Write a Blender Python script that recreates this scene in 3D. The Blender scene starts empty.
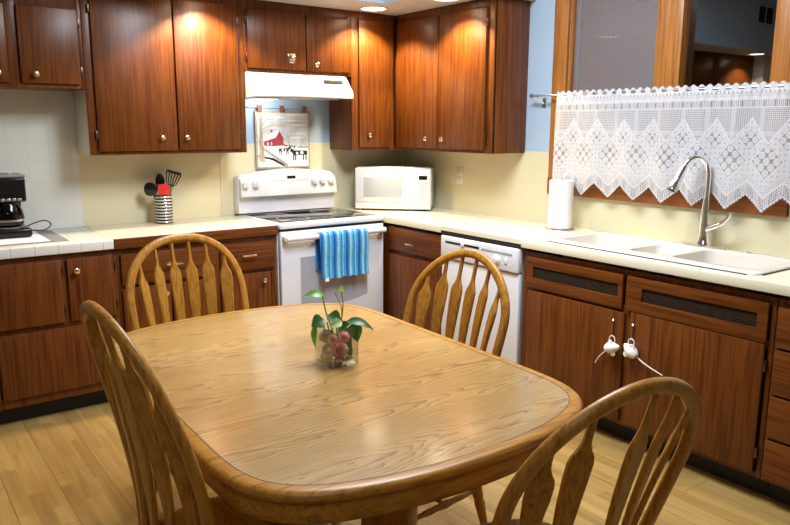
import bpy, bmesh, math, random
from mathutils import Vector, Matrix
random.seed(7)
S = bpy.context.scene
COL = S.collection
PI = math.pi
ID = Matrix.Identity(4)

# ------------------------------------------------------------------ camera
F_PX = 723.32
yaw, pit, rol = .6374, -.1864, .0037
fw = Vector((math.sin(yaw)*math.cos(pit), math.cos(yaw)*math.cos(pit), math.sin(pit)))
rt = Vector((math.cos(yaw), -math.sin(yaw), 0)); up = rt.cross(fw)
r2 = rt*math.cos(rol) + up*math.sin(rol); u2 = up*math.cos(rol) - rt*math.sin(rol)
cd = bpy.data.cameras.new('camera'); cam = bpy.data.objects.new('camera', cd); COL.objects.link(cam)
m = Matrix((r2, u2, -fw)).transposed().to_4x4(); m.translation = Vector((-3.398, -4.4896, 1.5018))
cam.matrix_world = m
cd.sensor_width = 36; cd.lens = F_PX/790*36; cd.clip_start = .02
S.camera = cam

# ------------------------------------------------------------------ materials
def new_mat(name):
    mt = bpy.data.materials.new(name); mt.use_nodes = True
    nt = mt.node_tree; b = nt.nodes['Principled BSDF']
    return mt, nt, b
def N(nt, t, **kw):
    n = nt.nodes.new(t)
    for k, v in kw.items():
        if hasattr(n, k): setattr(n, k, v)
    return n
def L(nt, a, b): nt.links.new(a, b)
def plain(name, col, rough=.5, metal=0, spec=.5, noise=0, scale=20, bump=0, coat=0):
    mt, nt, b = new_mat(name)
    b.inputs['Base Color'].default_value = (*col, 1); b.inputs['Roughness'].default_value = rough
    b.inputs['Metallic'].default_value = metal; b.inputs['Specular IOR Level'].default_value = spec
    b.inputs['Coat Weight'].default_value = coat
    if noise or bump:
        tc = N(nt, 'ShaderNodeTexCoord'); nz = N(nt, 'ShaderNodeTexNoise'); nz.inputs['Scale'].default_value = scale
        nz.inputs['Detail'].default_value = 4
        L(nt, tc.outputs['Object'], nz.inputs['Vector'])
        if noise:
            cr = N(nt, 'ShaderNodeValToRGB')
            cr.color_ramp.elements[0].position = .3; cr.color_ramp.elements[1].position = .7
            cr.color_ramp.elements[0].color = (*[c*(1-noise) for c in col], 1)
            cr.color_ramp.elements[1].color = (*[min(1, c*(1+noise)) for c in col], 1)
            L(nt, nz.outputs['Fac'], cr.inputs['Fac']); L(nt, cr.outputs['Color'], b.inputs['Base Color'])
        if bump:
            bp = N(nt, 'ShaderNodeBump'); bp.inputs['Strength'].default_value = bump; bp.inputs['Distance'].default_value = .002
            L(nt, nz.outputs['Fac'], bp.inputs['Height']); L(nt, bp.outputs['Normal'], b.inputs['Normal'])
    return mt
def wood(name, cols, axis='z', along=1.2, across=22, rough=.35, coat=0.0, rand=True, figure=1.0, fine=.25, world=False):
    """stretched-noise wood, grain running along the given axis of the object"""
    mt, nt, b = new_mat(name)
    tc = N(nt, 'ShaderNodeTexCoord'); mp = N(nt, 'ShaderNodeMapping')
    sc = {'x': (along, across, across), 'y': (across, along, across), 'z': (across, across, along)}[axis]
    mp.inputs['Scale'].default_value = sc
    L(nt, tc.outputs['Object'], mp.inputs['Vector'])
    vec = mp.outputs['Vector']
    if rand:
        oi = N(nt, 'ShaderNodeObjectInfo'); ml = N(nt, 'ShaderNodeMath', operation='MULTIPLY'); ml.inputs[1].default_value = 37.0
        L(nt, oi.outputs['Random'], ml.inputs[0])
        ad = N(nt, 'ShaderNodeVectorMath', operation='ADD'); L(nt, vec, ad.inputs[0]); L(nt, ml.outputs[0], ad.inputs[1]); vec = ad.outputs[0]
    n1 = N(nt, 'ShaderNodeTexNoise'); n1.inputs['Scale'].default_value = .35; n1.inputs['Detail'].default_value = 3; n1.inputs['Distortion'].default_value = .8*figure
    L(nt, vec, n1.inputs['Vector'])
    # growth rings: contour lines of the slow noise
    mu = N(nt, 'ShaderNodeMath', operation='MULTIPLY'); mu.inputs[1].default_value = 9.0; L(nt, n1.outputs['Fac'], mu.inputs[0])
    fr = N(nt, 'ShaderNodeMath', operation='PINGPONG'); fr.inputs[1].default_value = .5; L(nt, mu.outputs[0], fr.inputs[0])
    n2 = N(nt, 'ShaderNodeTexNoise'); n2.inputs['Scale'].default_value = 3.2; n2.inputs['Detail'].default_value = 5; n2.inputs['Roughness'].default_value = .65
    L(nt, vec, n2.inputs['Vector'])
    a1 = N(nt, 'ShaderNodeMath', operation='MULTIPLY_ADD'); a1.inputs[1].default_value = .8*figure; L(nt, fr.outputs[0], a1.inputs[0])
    a2 = N(nt, 'ShaderNodeMath', operation='MULTIPLY'); a2.inputs[1].default_value = 1.15; L(nt, n2.outputs['Fac'], a2.inputs[0])
    L(nt, a2.outputs[0], a1.inputs[2])
    cr = N(nt, 'ShaderNodeValToRGB'); e = cr.color_ramp.elements
    e[0].position = .38; e[1].position = .62+.5*figure*.6
    e[0].color = (*cols[0], 1); e[1].color = (*cols[-1], 1)
    if len(cols) == 3:
        k = e.new((e[0].position+e[1].position)/2); k.color = (*cols[1], 1)
    L(nt, a1.outputs[0], cr.inputs['Fac']); L(nt, cr.outputs['Color'], b.inputs['Base Color'])
    b.inputs['Specular IOR Level'].default_value = .5 if coat else .35
    b.inputs['Roughness'].default_value = rough; b.inputs['Coat Weight'].default_value = coat; b.inputs['Coat Roughness'].default_value = .12
    bp = N(nt, 'ShaderNodeBump'); bp.inputs['Strength'].default_value = .06; bp.inputs['Distance'].default_value = .001
    L(nt, n2.outputs['Fac'], bp.inputs['Height']); L(nt, bp.outputs['Normal'], b.inputs['Normal'])
    return mt
def tiles(name, col, grout, size, rough=.15, plane='xz', off=(0, 0), mortar=.012, bias=0, var=.03, bump=.3):
    mt, nt, b = new_mat(name)
    ge = N(nt, 'ShaderNodeNewGeometry'); sp = N(nt, 'ShaderNodeSeparateXYZ'); cb = N(nt, 'ShaderNodeCombineXYZ')
    tc = N(nt, 'ShaderNodeTexCoord')
    L(nt, tc.outputs['Object'], sp.inputs[0])
    for i, a in enumerate(plane):
        ad = N(nt, 'ShaderNodeMath', operation='ADD'); ad.inputs[1].default_value = off[i]
        L(nt, sp.outputs['XYZ'.index(a.upper())], ad.inputs[0]); L(nt, ad.outputs[0], cb.inputs[i])
    br = N(nt, 'ShaderNodeTexBrick'); br.offset = 0; br.squash = 1
    br.inputs['Scale'].default_value = 1; br.inputs['Brick Width'].default_value = size; br.inputs['Row Height'].default_value = size
    br.inputs['Mortar Size'].default_value = mortar*size; br.inputs['Mortar Smooth'].default_value = .2; br.inputs['Bias'].default_value = bias
    br.inputs['Color1'].default_value = (*col, 1); br.inputs['Color2'].default_value = (*[c*(1-var) for c in col], 1); br.inputs['Mortar'].default_value = (*grout, 1)
    L(nt, cb.outputs[0], br.inputs['Vector']); L(nt, br.outputs['Color'], b.inputs['Base Color'])
    b.inputs['Roughness'].default_value = rough
    bp = N(nt, 'ShaderNodeBump'); bp.invert = True; bp.inputs['Strength'].default_value = bump; bp.inputs['Distance'].default_value = .002
    L(nt, br.outputs['Fac'], bp.inputs['Height']); L(nt, bp.outputs['Normal'], b.inputs['Normal'])
    return mt
def emit(name, col, st):
    mt, nt, b = new_mat(name)
    b.inputs['Base Color'].default_value = (.9, .9, .9, 1)
    b.inputs['Emission Color'].default_value = (*col, 1); b.inputs['Emission Strength'].default_value = st
    return mt

CW = [(.056, .0118, .0018), (.100, .0240, .0034), (.148, .0430, .0060)]
M = {}
M['cab'] = wood('cabinet wood', CW, 'z', 1.1, 26, rough=.36, figure=.55)
M['cabx'] = wood('cabinet wood level', CW, 'x', 1.1, 26, rough=.36, figure=.5)
M['caby'] = wood('cabinet wood level y', CW, 'y', 1.1, 26, rough=.36, figure=.5)
M['oak'] = wood('golden oak', [(.175, .062, .006), (.315, .132, .0145), (.42, .190, .026)], 'z', 2.2, 45, rough=.36, coat=0.0, figure=.6)
M['oakx'] = wood('golden oak x', [(.175, .062, .006), (.315, .132, .0145), (.42, .190, .026)], 'x', 2.2, 45, rough=.36, coat=0.0, figure=.6)
M['casing'] = wood('window casing wood', [(.17, .055, .010), (.29, .105, .020), (.38, .15, .032)], 'z', 1.0, 30, rough=.35, figure=.6)
M['casingy'] = wood('window sill wood', [(.14, .036, .008), (.22, .062, .013), (.28, .09, .020)], 'y', 1.0, 30, rough=.35, figure=.6)
M['brass'] = plain('brass', (.86, .72, .50), .16, 1)
M['hinge'] = plain('bronze hinge', (.14, .10, .07), .35, 1)
M['chrome'] = plain('chrome', (.93, .94, .96), .12, 1)
M['steel'] = plain('brushed steel', (.62, .62, .62), .3, 1)
M['blue'] = plain('pale blue paint', (.38, .50, .64), .6, noise=.02, scale=3)
M['tanlam'] = plain('tan speckled laminate', (.77, .69, .55), .3, noise=.05, scale=200)
M['laminate'] = plain('cream counter laminate', (.76, .71, .55), .28, noise=.015, scale=60)
M['splash'] = plain('cream yellow backsplash', (.645, .595, .40), .38, noise=.02, scale=5)
M['white_wall'] = plain('white paint', (.74, .74, .72), .7, noise=.02, scale=3)
M['beige_wall'] = plain('beige paint', (.40, .36, .29), .7, noise=.02, scale=3)
M['ceil'] = plain('ceiling white', (.80, .80, .80), .8, noise=.02, scale=4)
M['soffit'] = plain('soffit underside paint', (.58, .575, .58), .7, noise=.02, scale=6)
M['cream'] = plain('cream enamel side', (.74, .71, .60), .4)
M['tilewall'] = tiles('white wall tile', (.66, .66, .61), (.58, .58, .53), .108, rough=.10, plane='xz', off=(.03, .0))
M['tiletop'] = tiles('white counter tile', (.76, .75, .71), (.52, .51, .47), .108, rough=.14, plane='xy', off=(.034, .0), mortar=.022)
M['enamel'] = plain('white enamel', (.70, .71, .77), .16, coat=.3)
M['plastic'] = plain('white plastic', (.70, .705, .74), .35)
M['greyp'] = plain('grey plastic', (.45, .46, .48), .4)
M['sash'] = plain('dark grey sash', (.16, .155, .165), .5)
M['blackglass'] = plain('black glass', (.012, .012, .014), .05)
M['black'] = plain('black plastic', (.006, .006, .007), .22, spec=.35)
M['rubber'] = plain('black rubber', (.015, .015, .015), .6)
M['dark'] = plain('dark recess', (.010, .007, .006), .8)
M['toe'] = plain('black toe kick', (.012, .010, .009), .6)
M['sinkm'] = plain('off white sink enamel', (.72, .67, .61), .15, coat=.3)
M['paper'] = plain('paper towel', (.74, .74, .76), .9, bump=.4, scale=140)
M['red'] = plain('red silicone', (.68, .025, .03), .4)
M['blueh'] = plain('blue handle', (.03, .06, .42), .4)
M['greenh'] = plain('green handle', (.01, .22, .07), .4)
M['felt'] = plain('white felt', (.85, .83, .84), .9, bump=.3, scale=300)
M['twine'] = plain('cream cord', (.85, .75, .68), .8)
M['leather'] = plain('tan strap', (.20, .075, .03), .6)
M['ovenglass'] = plain('grey oven window', (.36, .36, .42), .12)
M['mwglass'] = plain('microwave window', (.40, .44, .48), .15)
M['print_sky'] = plain('printed grey sky', (.58, .59, .58), .9, noise=.22, scale=14)
M['print_snow'] = plain('printed snow', (.80, .80, .82), .9, noise=.08, scale=30)
M['print_red'] = plain('printed barn red', (.42, .05, .07), .9)
M['print_black'] = plain('printed black', (.02, .02, .025), .9)
M['print_grey'] = plain('printed fence grey', (.25, .24, .22), .9)
M['print_tan'] = plain('printed tan', (.42, .35, .25), .9, noise=.2, scale=60)
M['leaf'] = plain('green leaf', (.10, .30, .025), .4, noise=.35, scale=25)
M['leafd'] = plain('dark green leaf', (.022, .10, .018), .4, noise=.3, scale=25)
M['leafv'] = plain('pale edged leaf', (.34, .48, .22), .4, noise=.4, scale=40)
M['stem'] = plain('green stem', (.22, .33, .08), .5)
M['rose'] = plain('pink rose petal', (1.0, .40, .42), .6, noise=.3, scale=45)
M['rosepale'] = plain('pale pink petal edge', (1.0, .66, .66), .6)
M['violet'] = plain('violet petal', (.20, .06, .42), .6, noise=.3, scale=60)
def let_through(key, share, tint):
    """petals and leaves let some light through"""
    nt = M[key].node_tree; b = nt.nodes['Principled BSDF']; tl = N(nt, 'ShaderNodeBsdfTranslucent'); tl.inputs['Color'].default_value = (*tint, 1)
    mx = N(nt, 'ShaderNodeMixShader'); mx.inputs[0].default_value = share
    L(nt, b.outputs[0], mx.inputs[1]); L(nt, tl.outputs[0], mx.inputs[2]); L(nt, mx.outputs[0], nt.nodes['Material Output'].inputs['Surface'])
let_through('rose', .6, (1.0, .42, .46)); let_through('rosepale', .5, (1, .66, .66)); let_through('violet', .4, (.35, .18, .6)); let_through('leaf', .35, (.25, .5, .05)); let_through('leafd', .25, (.08, .26, .03))
M['pebble'] = plain('tan pebbles', (.42, .30, .13), .5, noise=.5, scale=90, bump=.5)
M['matgrey'] = plain('grey woven mat', (.24, .24, .25), .8, noise=.12, scale=120)
M['matwhite'] = plain('white paper sheet', (.80, .80, .88), .8)
def screen_mat():
    mt, nt, b = new_mat('grey insect screen')
    b.inputs['Base Color'].default_value = (.25, .215, .215, 1); b.inputs['Roughness'].default_value = .9
    tr = N(nt, 'ShaderNodeBsdfTransparent'); mx = N(nt, 'ShaderNodeMixShader'); mx.inputs[0].default_value = .50
    L(nt, tr.outputs[0], mx.inputs[1]); L(nt, b.outputs[0], mx.inputs[2]); L(nt, mx.outputs[0], nt.nodes['Material Output'].inputs['Surface'])
    return mt
M['screenmesh'] = screen_mat()
M['inlay'] = plain('dark inlay', (.10, .045, .014), .5)
M['grille'] = None

# floor: light oak planks running along y
def floor_mat():
    mt, nt, b = new_mat('oak laminate floor')
    tc = N(nt, 'ShaderNodeTexCoord'); sp = N(nt, 'ShaderNodeSeparateXYZ'); cb = N(nt, 'ShaderNodeCombineXYZ')
    L(nt, tc.outputs['Object'], sp.inputs[0])
    L(nt, sp.outputs['Y'], cb.inputs[0]); L(nt, sp.outputs['X'], cb.inputs[1])
    def brick(w, h, mort, seed):
        br = N(nt, 'ShaderNodeTexBrick'); br.offset = .37; br.offset_frequency = 2
        br.inputs['Scale'].default_value = 1; br.inputs['Brick Width'].default_value = w; br.inputs['Row Height'].default_value = h
        br.inputs['Mortar Size'].default_value = mort; br.inputs['Mortar Smooth'].default_value = .3
        br.inputs['Color1'].default_value = (0, 0, 0, 1); br.inputs['Color2'].default_value = (1, 1, 1, 1); br.inputs['Mortar'].default_value = (.5, .5, .5, 1)
        L(nt, cb.outputs[0], br.inputs['Vector']); return br
    strip = brick(.46, .0633, 0, 1); plank = brick(1.25, .19, .0016, 2)
    mp = N(nt, 'ShaderNodeMapping'); mp.inputs['Scale'].default_value = (26, 1.6, 26); L(nt, tc.outputs['Object'], mp.inputs['Vector'])
    ad = N(nt, 'ShaderNodeVectorMath', operation='MULTIPLY_ADD'); ad.inputs[1].default_value = (17, 23, 5)
    L(nt, strip.outputs['Color'], ad.inputs[0]); L(nt, mp.outputs[0], ad.inputs[2])
    nz = N(nt, 'ShaderNodeTexNoise'); nz.inputs['Scale'].default_value = 1; nz.inputs['Detail'].default_value = 5; nz.inputs['Distortion'].default_value = .6
    L(nt, ad.outputs[0], nz.inputs['Vector'])
    cr = N(nt, 'ShaderNodeValToRGB'); e = cr.color_ramp.elements
    e[0].position = .3; e[0].color = (.295, .180, .056, 1); e[1].position = .7; e[1].color = (.41, .272, .098, 1)
    L(nt, nz.outputs['Fac'], cr.inputs['Fac'])
    mx = N(nt, 'ShaderNodeMix', data_type='RGBA'); mx.blend_type = 'MULTIPLY'; mx.inputs[0].default_value = 1
    c2 = N(nt, 'ShaderNodeValToRGB'); c2.color_ramp.elements[0].color = (.80, .78, .74, 1); c2.color_ramp.elements[1].color = (1.1, 1.1, 1.1, 1)
    L(nt, strip.outputs['Color'], c2.inputs['Fac']); L(nt, cr.outputs['Color'], mx.inputs[6]); L(nt, c2.outputs['Color'], mx.inputs[7])
    m2 = N(nt, 'ShaderNodeMix', data_type='RGBA'); m2.inputs[7].default_value = (.13, .07, .025, 1)
    L(nt, plank.outputs['Fac'], m2.inputs[0]); L(nt, mx.outputs[2], m2.inputs[6]); L(nt, m2.outputs[2], b.inputs['Base Color'])
    b.inputs['Roughness'].default_value = .32
    return mt
M['floor'] = floor_mat()

# oak table top: planks across the table, cathedral figure along x
def top_mat():
    mt, nt, b = new_mat('oak table top')
    tc = N(nt, 'ShaderNodeTexCoord'); sp = N(nt, 'ShaderNodeSeparateXYZ'); L(nt, tc.outputs['Object'], sp.inputs[0])
    def mth(op, a, bb=None, c=None):
        n = N(nt, 'ShaderNodeMath', operation=op)
        for i, v in enumerate((a, bb, c)):
            if v is None: continue
            if isinstance(v, (int, float)): n.inputs[i].default_value = v
            else: L(nt, v, n.inputs[i])
        return n.outputs[0]
    X, Y = sp.outputs['X'], sp.outputs['Y']
    W = .172
    q = mth('ADD', mth('DIVIDE', Y, W), .32)
    pid = mth('FLOOR', q); fr = mth('SUBTRACT', mth('FRACT', q), .5)
    wn = N(nt, 'ShaderNodeTexWhiteNoise', noise_dimensions='1D'); L(nt, pid, wn.inputs['W']); rnd = wn.outputs['Value']
    # slow wander of the heart line and of the rings
    cb = N(nt, 'ShaderNodeCombineXYZ'); L(nt, mth('MULTIPLY', X, 2.6), cb.inputs[0]); L(nt, mth('MULTIPLY', Y, 13), cb.inputs[1]); L(nt, mth('MULTIPLY', rnd, 40), cb.inputs[2])
    nz = N(nt, 'ShaderNodeTexNoise'); nz.inputs['Scale'].default_value = 1; nz.inputs['Detail'].default_value = 3; L(nt, cb.outputs[0], nz.inputs['Vector'])
    c3 = N(nt, 'ShaderNodeCombineXYZ'); L(nt, mth('MULTIPLY', X, 14), c3.inputs[0]); L(nt, mth('MULTIPLY', Y, 55), c3.inputs[1]); L(nt, mth('MULTIPLY', rnd, 40), c3.inputs[2])
    n3 = N(nt, 'ShaderNodeTexNoise'); n3.inputs['Scale'].default_value = 1; n3.inputs['Detail'].default_value = 2; L(nt, c3.outputs[0], n3.inputs['Vector'])
    cen = mth('ADD', fr, mth('MULTIPLY', mth('SUBTRACT', rnd, .5), .5))
    par = mth('MULTIPLY', mth('MULTIPLY', cen, cen), 15)
    hgt = mth('ADD', mth('ADD', mth('MULTIPLY', mth('ADD', X, mth('MULTIPLY', rnd, 3)), 2.4), par), mth('MULTIPLY', nz.outputs['Fac'], 4.4))
    hgt = mth('ADD', hgt, mth('MULTIPLY', n3.outputs['Fac'], .32))
    ring = mth('FRACT', mth('MULTIPLY', hgt, 1.9))
    line = mth('POWER', ring, 3.5)
    # fine pores
    c4 = N(nt, 'ShaderNodeCombineXYZ'); L(nt, mth('MULTIPLY', X, 9), c4.inputs[0]); L(nt, mth('MULTIPLY', Y, 260), c4.inputs[1])
    n4 = N(nt, 'ShaderNodeTexNoise'); n4.inputs['Scale'].default_value = 1; n4.inputs['Detail'].default_value = 3; L(nt, c4.outputs[0], n4.inputs['Vector'])
    base = N(nt, 'ShaderNodeValToRGB'); e = base.color_ramp.elements
    e[0].position = .28; e[0].color = (.345, .190, .050, 1); e[1].position = .68; e[1].color = (.51, .322, .106, 1)
    L(nt, n4.outputs['Fac'], base.inputs['Fac'])
    mx = N(nt, 'ShaderNodeMix', data_type='RGBA'); mx.blend_type = 'MULTIPLY'
    mx.inputs[7].default_value = (.30, .17, .075, 1)
    L(nt, mth('MULTIPLY', line, mth('MULTIPLY_ADD', n4.outputs['Fac'], .9, .35)), mx.inputs[0]); L(nt, base.outputs['Color'], mx.inputs[6])
    m2 = N(nt, 'ShaderNodeMix', data_type='RGBA'); m2.blend_type = 'MULTIPLY'; m2.inputs[0].default_value = 1
    c2 = N(nt, 'ShaderNodeValToRGB'); c2.color_ramp.elements[0].color = (.86, .84, .80, 1); c2.color_ramp.elements[1].color = (1.06, 1.04, 1.0, 1)
    L(nt, rnd, c2.inputs['Fac']); L(nt, mx.outputs[2], m2.inputs[6]); L(nt, c2.outputs['Color'], m2.inputs[7])
    L(nt, m2.outputs[2], b.inputs['Base Color'])
    b.inputs['Roughness'].default_value = .30; b.inputs['Coat Weight'].default_value = .75; b.inputs['Coat Roughness'].default_value = .13
    return mt
M['top'] = top_mat()

def grille_mat():
    mt, nt, b = new_mat('woven grille')
    tc = N(nt, 'ShaderNodeTexCoord'); vo = N(nt, 'ShaderNodeTexVoronoi'); vo.inputs['Scale'].default_value = 130; vo.inputs['Randomness'].default_value = .25
    L(nt, tc.outputs['Object'], vo.inputs['Vector'])
    cr = N(nt, 'ShaderNodeValToRGB'); e = cr.color_ramp.elements
    e[0].position = .25; e[0].color = (.004, .003, .002, 1); e[1].position = .65; e[1].color = (.045, .030, .018, 1)
    L(nt, vo.outputs['Distance'], cr.inputs['Fac']); L(nt, cr.outputs['Color'], b.inputs['Base Color']); b.inputs['Roughness'].default_value = .7; b.inputs['Specular IOR Level'].default_value = .1
    return mt
M['grille'] = grille_mat()

def towel_mat():
    mt, nt, b = new_mat('blue striped knit')
    tc = N(nt, 'ShaderNodeTexCoord'); sp = N(nt, 'ShaderNodeSeparateXYZ'); L(nt, tc.outputs['Object'], sp.inputs[0])
    ml = N(nt, 'ShaderNodeMath', operation='MULTIPLY_ADD'); ml.inputs[1].default_value = 1/.092; ml.inputs[2].default_value = 5.1; L(nt, sp.outputs['X'], ml.inputs[0])
    fr = N(nt, 'ShaderNodeMath', operation='FRACT'); L(nt, ml.outputs[0], fr.inputs[0])
    cr = N(nt, 'ShaderNodeValToRGB'); cr.color_ramp.interpolation = 'CONSTANT'; e = cr.color_ramp.elements
    e[0].position = 0; e[0].color = (.035, .42, .72, 1); e[1].position = .18; e[1].color = (.012, .115, .42, 1)
    for p, c in ((.36, (.03, .36, .68)), (.50, (.48, .70, .78)), (.66, (.10, .48, .72)), (.80, (.02, .22, .58)), (.9, (.30, .66, .80))):
        k = e.new(p); k.color = (*c, 1)
    L(nt, fr.outputs[0], cr.inputs['Fac'])
    # knit stitches
    cb = N(nt, 'ShaderNodeCombineXYZ'); L(nt, sp.outputs['X'], cb.inputs[0]); L(nt, sp.outputs['Z'], cb.inputs[1])
    br = N(nt, 'ShaderNodeTexBrick'); br.inputs['Scale'].default_value = 1; br.inputs['Brick Width'].default_value = .0145; br.inputs['Row Height'].default_value = .0105
    br.inputs['Mortar Size'].default_value = .0016; br.inputs['Mortar Smooth'].default_value = .6; br.inputs['Color1'].default_value = (1, 1, 1, 1); br.inputs['Color2'].default_value = (.6, .72, .86, 1); br.inputs['Mortar'].default_value = (.25, .42, .62, 1)
    L(nt, cb.outputs[0], br.inputs['Vector'])
    mx = N(nt, 'ShaderNodeMix', data_type='RGBA'); mx.blend_type = 'MULTIPLY'; mx.inputs[0].default_value = .85
    L(nt, cr.outputs['Color'], mx.inputs[6]); L(nt, br.outputs['Color'], mx.inputs[7]); L(nt, mx.outputs[2], b.inputs['Base Color'])
    b.inputs['Roughness'].default_value = .9
    bp = N(nt, 'ShaderNodeBump'); bp.invert = True; bp.inputs['Strength'].default_value = .5; bp.inputs['Distance'].default_value = .002
    L(nt, br.outputs['Fac'], bp.inputs['Height']); L(nt, bp.outputs['Normal'], b.inputs['Normal'])
    return mt
M['towel'] = towel_mat()

def lace_mat():
    mt, nt, b = new_mat('white lace')
    b.inputs['Base Color'].default_value = (.62, .62, .66, 1); b.inputs['Roughness'].default_value = .9
    at = N(nt, 'ShaderNodeAttribute'); at.attribute_name = 'weave'
    tr = N(nt, 'ShaderNodeBsdfTransparent'); tl = N(nt, 'ShaderNodeBsdfTranslucent'); tl.inputs['Color'].default_value = (.7, .7, .73, 1)
    m1 = N(nt, 'ShaderNodeMixShader'); m1.inputs[0].default_value = .18; L(nt, b.outputs[0], m1.inputs[1]); L(nt, tl.outputs[0], m1.inputs[2])
    m2 = N(nt, 'ShaderNodeMixShader'); L(nt, at.outputs['Fac'], m2.inputs[0]); L(nt, tr.outputs[0], m2.inputs[1]); L(nt, m1.outputs[0], m2.inputs[2])
    L(nt, m2.outputs[0], nt.nodes['Material Output'].inputs['Surface'])
    return mt
M['lace'] = lace_mat()

def glass_mat(name, refl, rough=0, tint=(1, 1, 1), ior=1.5):
    """thin clear glass: what is behind shows through, with a mirror share rising at grazing angles"""
    mt, nt, b = new_mat(name); nt.nodes.remove(b)
    tr = N(nt, 'ShaderNodeBsdfTransparent'); tr.inputs['Color'].default_value = (*tint, 1)
    gl = N(nt, 'ShaderNodeBsdfGlossy'); gl.inputs['Roughness'].default_value = rough
    fr = N(nt, 'ShaderNodeFresnel'); fr.inputs['IOR'].default_value = ior
    mu = N(nt, 'ShaderNodeMath', operation='MULTIPLY'); mu.inputs[1].default_value = refl; mu.use_clamp = True
    L(nt, fr.outputs[0], mu.inputs[0])
    mx = N(nt, 'ShaderNodeMixShader'); L(nt, mu.outputs[0], mx.inputs[0]); L(nt, tr.outputs[0], mx.inputs[1]); L(nt, gl.outputs[0], mx.inputs[2])
    L(nt, mx.outputs[0], nt.nodes['Material Output'].inputs['Surface'])
    return mt
M['pane'] = glass_mat('window glass', 1.0, ior=3.2)
M['clear'] = glass_mat('clear glass', .55, tint=(.972, .986, .978))
M['carafe'] = glass_mat('smoked glass', 1.0, tint=(.22, .22, .22))
M['lamp_can'] = emit('warm lamp', (1.0, .80, .55), 14)
M['lamp_hood'] = emit('hood lamp lens', (.95, .96, 1.0), 1.2)
M['lamp_panel'] = emit('white lamp panel', (.93, .96, 1.0), 2.5)
M['stripe'] = None
def stripe_mat():
    mt, nt, b = new_mat('steel bands over black')
    tc = N(nt, 'ShaderNodeTexCoord'); sp = N(nt, 'ShaderNodeSeparateXYZ'); L(nt, tc.outputs['Object'], sp.inputs[0])
    ml = N(nt, 'ShaderNodeMath', operation='MULTIPLY_ADD'); ml.inputs[1].default_value = 1/.0185; ml.inputs[2].default_value = 8.2; L(nt, sp.outputs['Z'], ml.inputs[0])
    fr = N(nt, 'ShaderNodeMath', operation='FRACT'); L(nt, ml.outputs[0], fr.inputs[0])
    gt = N(nt, 'ShaderNodeMath', operation='GREATER_THAN'); gt.inputs[1].default_value = .52; L(nt, fr.outputs[0], gt.inputs[0])
    mx = N(nt, 'ShaderNodeMix', data_type='RGBA'); mx.inputs[6].default_value = (.75, .75, .77, 1); mx.inputs[7].default_value = (.012, .012, .014, 1)
    L(nt, gt.outputs[0], mx.inputs[0]); L(nt, mx.outputs[2], b.inputs['Base Color'])
    b.inputs['Roughness'].default_value = .25; b.inputs['Metallic'].default_value = .4
    return mt
M['stripe'] = stripe_mat()

# ------------------------------------------------------------------ builders
MW = {}
def props(o, label=None, cat=None, group=None, kind=None):
    if label: o['label'] = label
    if cat: o['category'] = cat
    if group: o['group'] = group
    if kind: o['kind'] = kind
    return o
def thing(name, label, cat, loc=(0, 0, 0), rz=0, group=None):
    o = bpy.data.objects.new(name, None); COL.objects.link(o); o.empty_display_size = .05
    o.location = loc; o.rotation_euler = (0, 0, rz)
    MW[o.name] = Matrix.Translation(Vector(loc)) @ Matrix.Rotation(rz, 4, 'Z')
    props(o, label, cat, group); return o
def obj(name, bm, mats, parent=None, frame=None, smooth=35, label=None, cat=None, group=None, kind=None, origin=None):
    """link a bmesh (coordinates in frame, default world) as one mesh object centred on its own origin"""
    F = frame if frame is not None else ID
    bm.transform(F)
    P = MW[parent.name] if parent else ID
    bm.transform(P.inverted())
    if origin is None:
        lo = Vector([min(v.co[i] for v in bm.verts) for i in range(3)]); hi = Vector([max(v.co[i] for v in bm.verts) for i in range(3)])
        c = (lo+hi)/2
    else: c = Vector(origin)
    bmesh.ops.translate(bm, verts=bm.verts, vec=-c)
    bmesh.ops.recalc_face_normals(bm, faces=bm.faces)
    me = bpy.data.meshes.new(name); bm.to_mesh(me); bm.free()
    for mt in (mats if isinstance(mats, (list, tuple)) else [mats]): me.materials.append(mt if not isinstance(mt, str) else M[mt])
    if smooth:
        me.polygons.foreach_set('use_smooth', [True]*len(me.polygons)); me.set_sharp_from_angle(angle=math.radians(smooth))
    o = bpy.data.objects.new(name, me); COL.objects.link(o); o.location = c
    if parent: o.parent = parent
    MW[o.name] = P @ Matrix.Translation(c)
    props(o, label, cat, group, kind); return o
def B(): return bmesh.new()
def box(bm, x0, x1, y0, y1, z0, z1, bev=0, seg=2, mi=0):
    x0, x1 = min(x0, x1), max(x0, x1); y0, y1 = min(y0, y1), max(y0, y1); z0, z1 = min(z0, z1), max(z0, z1)
    vs = [bm.verts.new(p) for p in ((x0, y0, z0), (x1, y0, z0), (x1, y1, z0), (x0, y1, z0), (x0, y0, z1), (x1, y0, z1), (x1, y1, z1), (x0, y1, z1))]
    fs = [bm.faces.new([vs[i] for i in f]) for f in ((3, 2, 1, 0), (4, 5, 6, 7), (0, 1, 5, 4), (1, 2, 6, 5), (2, 3, 7, 6), (3, 0, 4, 7))]
    for f in fs: f.material_index = mi
    if bev:
        es = list({e for f in fs for e in f.edges})
        r = bmesh.ops.bevel(bm, geom=es, offset=bev, segments=seg, affect='EDGES', profile=.5)
        for f in r['faces']: f.material_index = mi
    return bm
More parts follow.
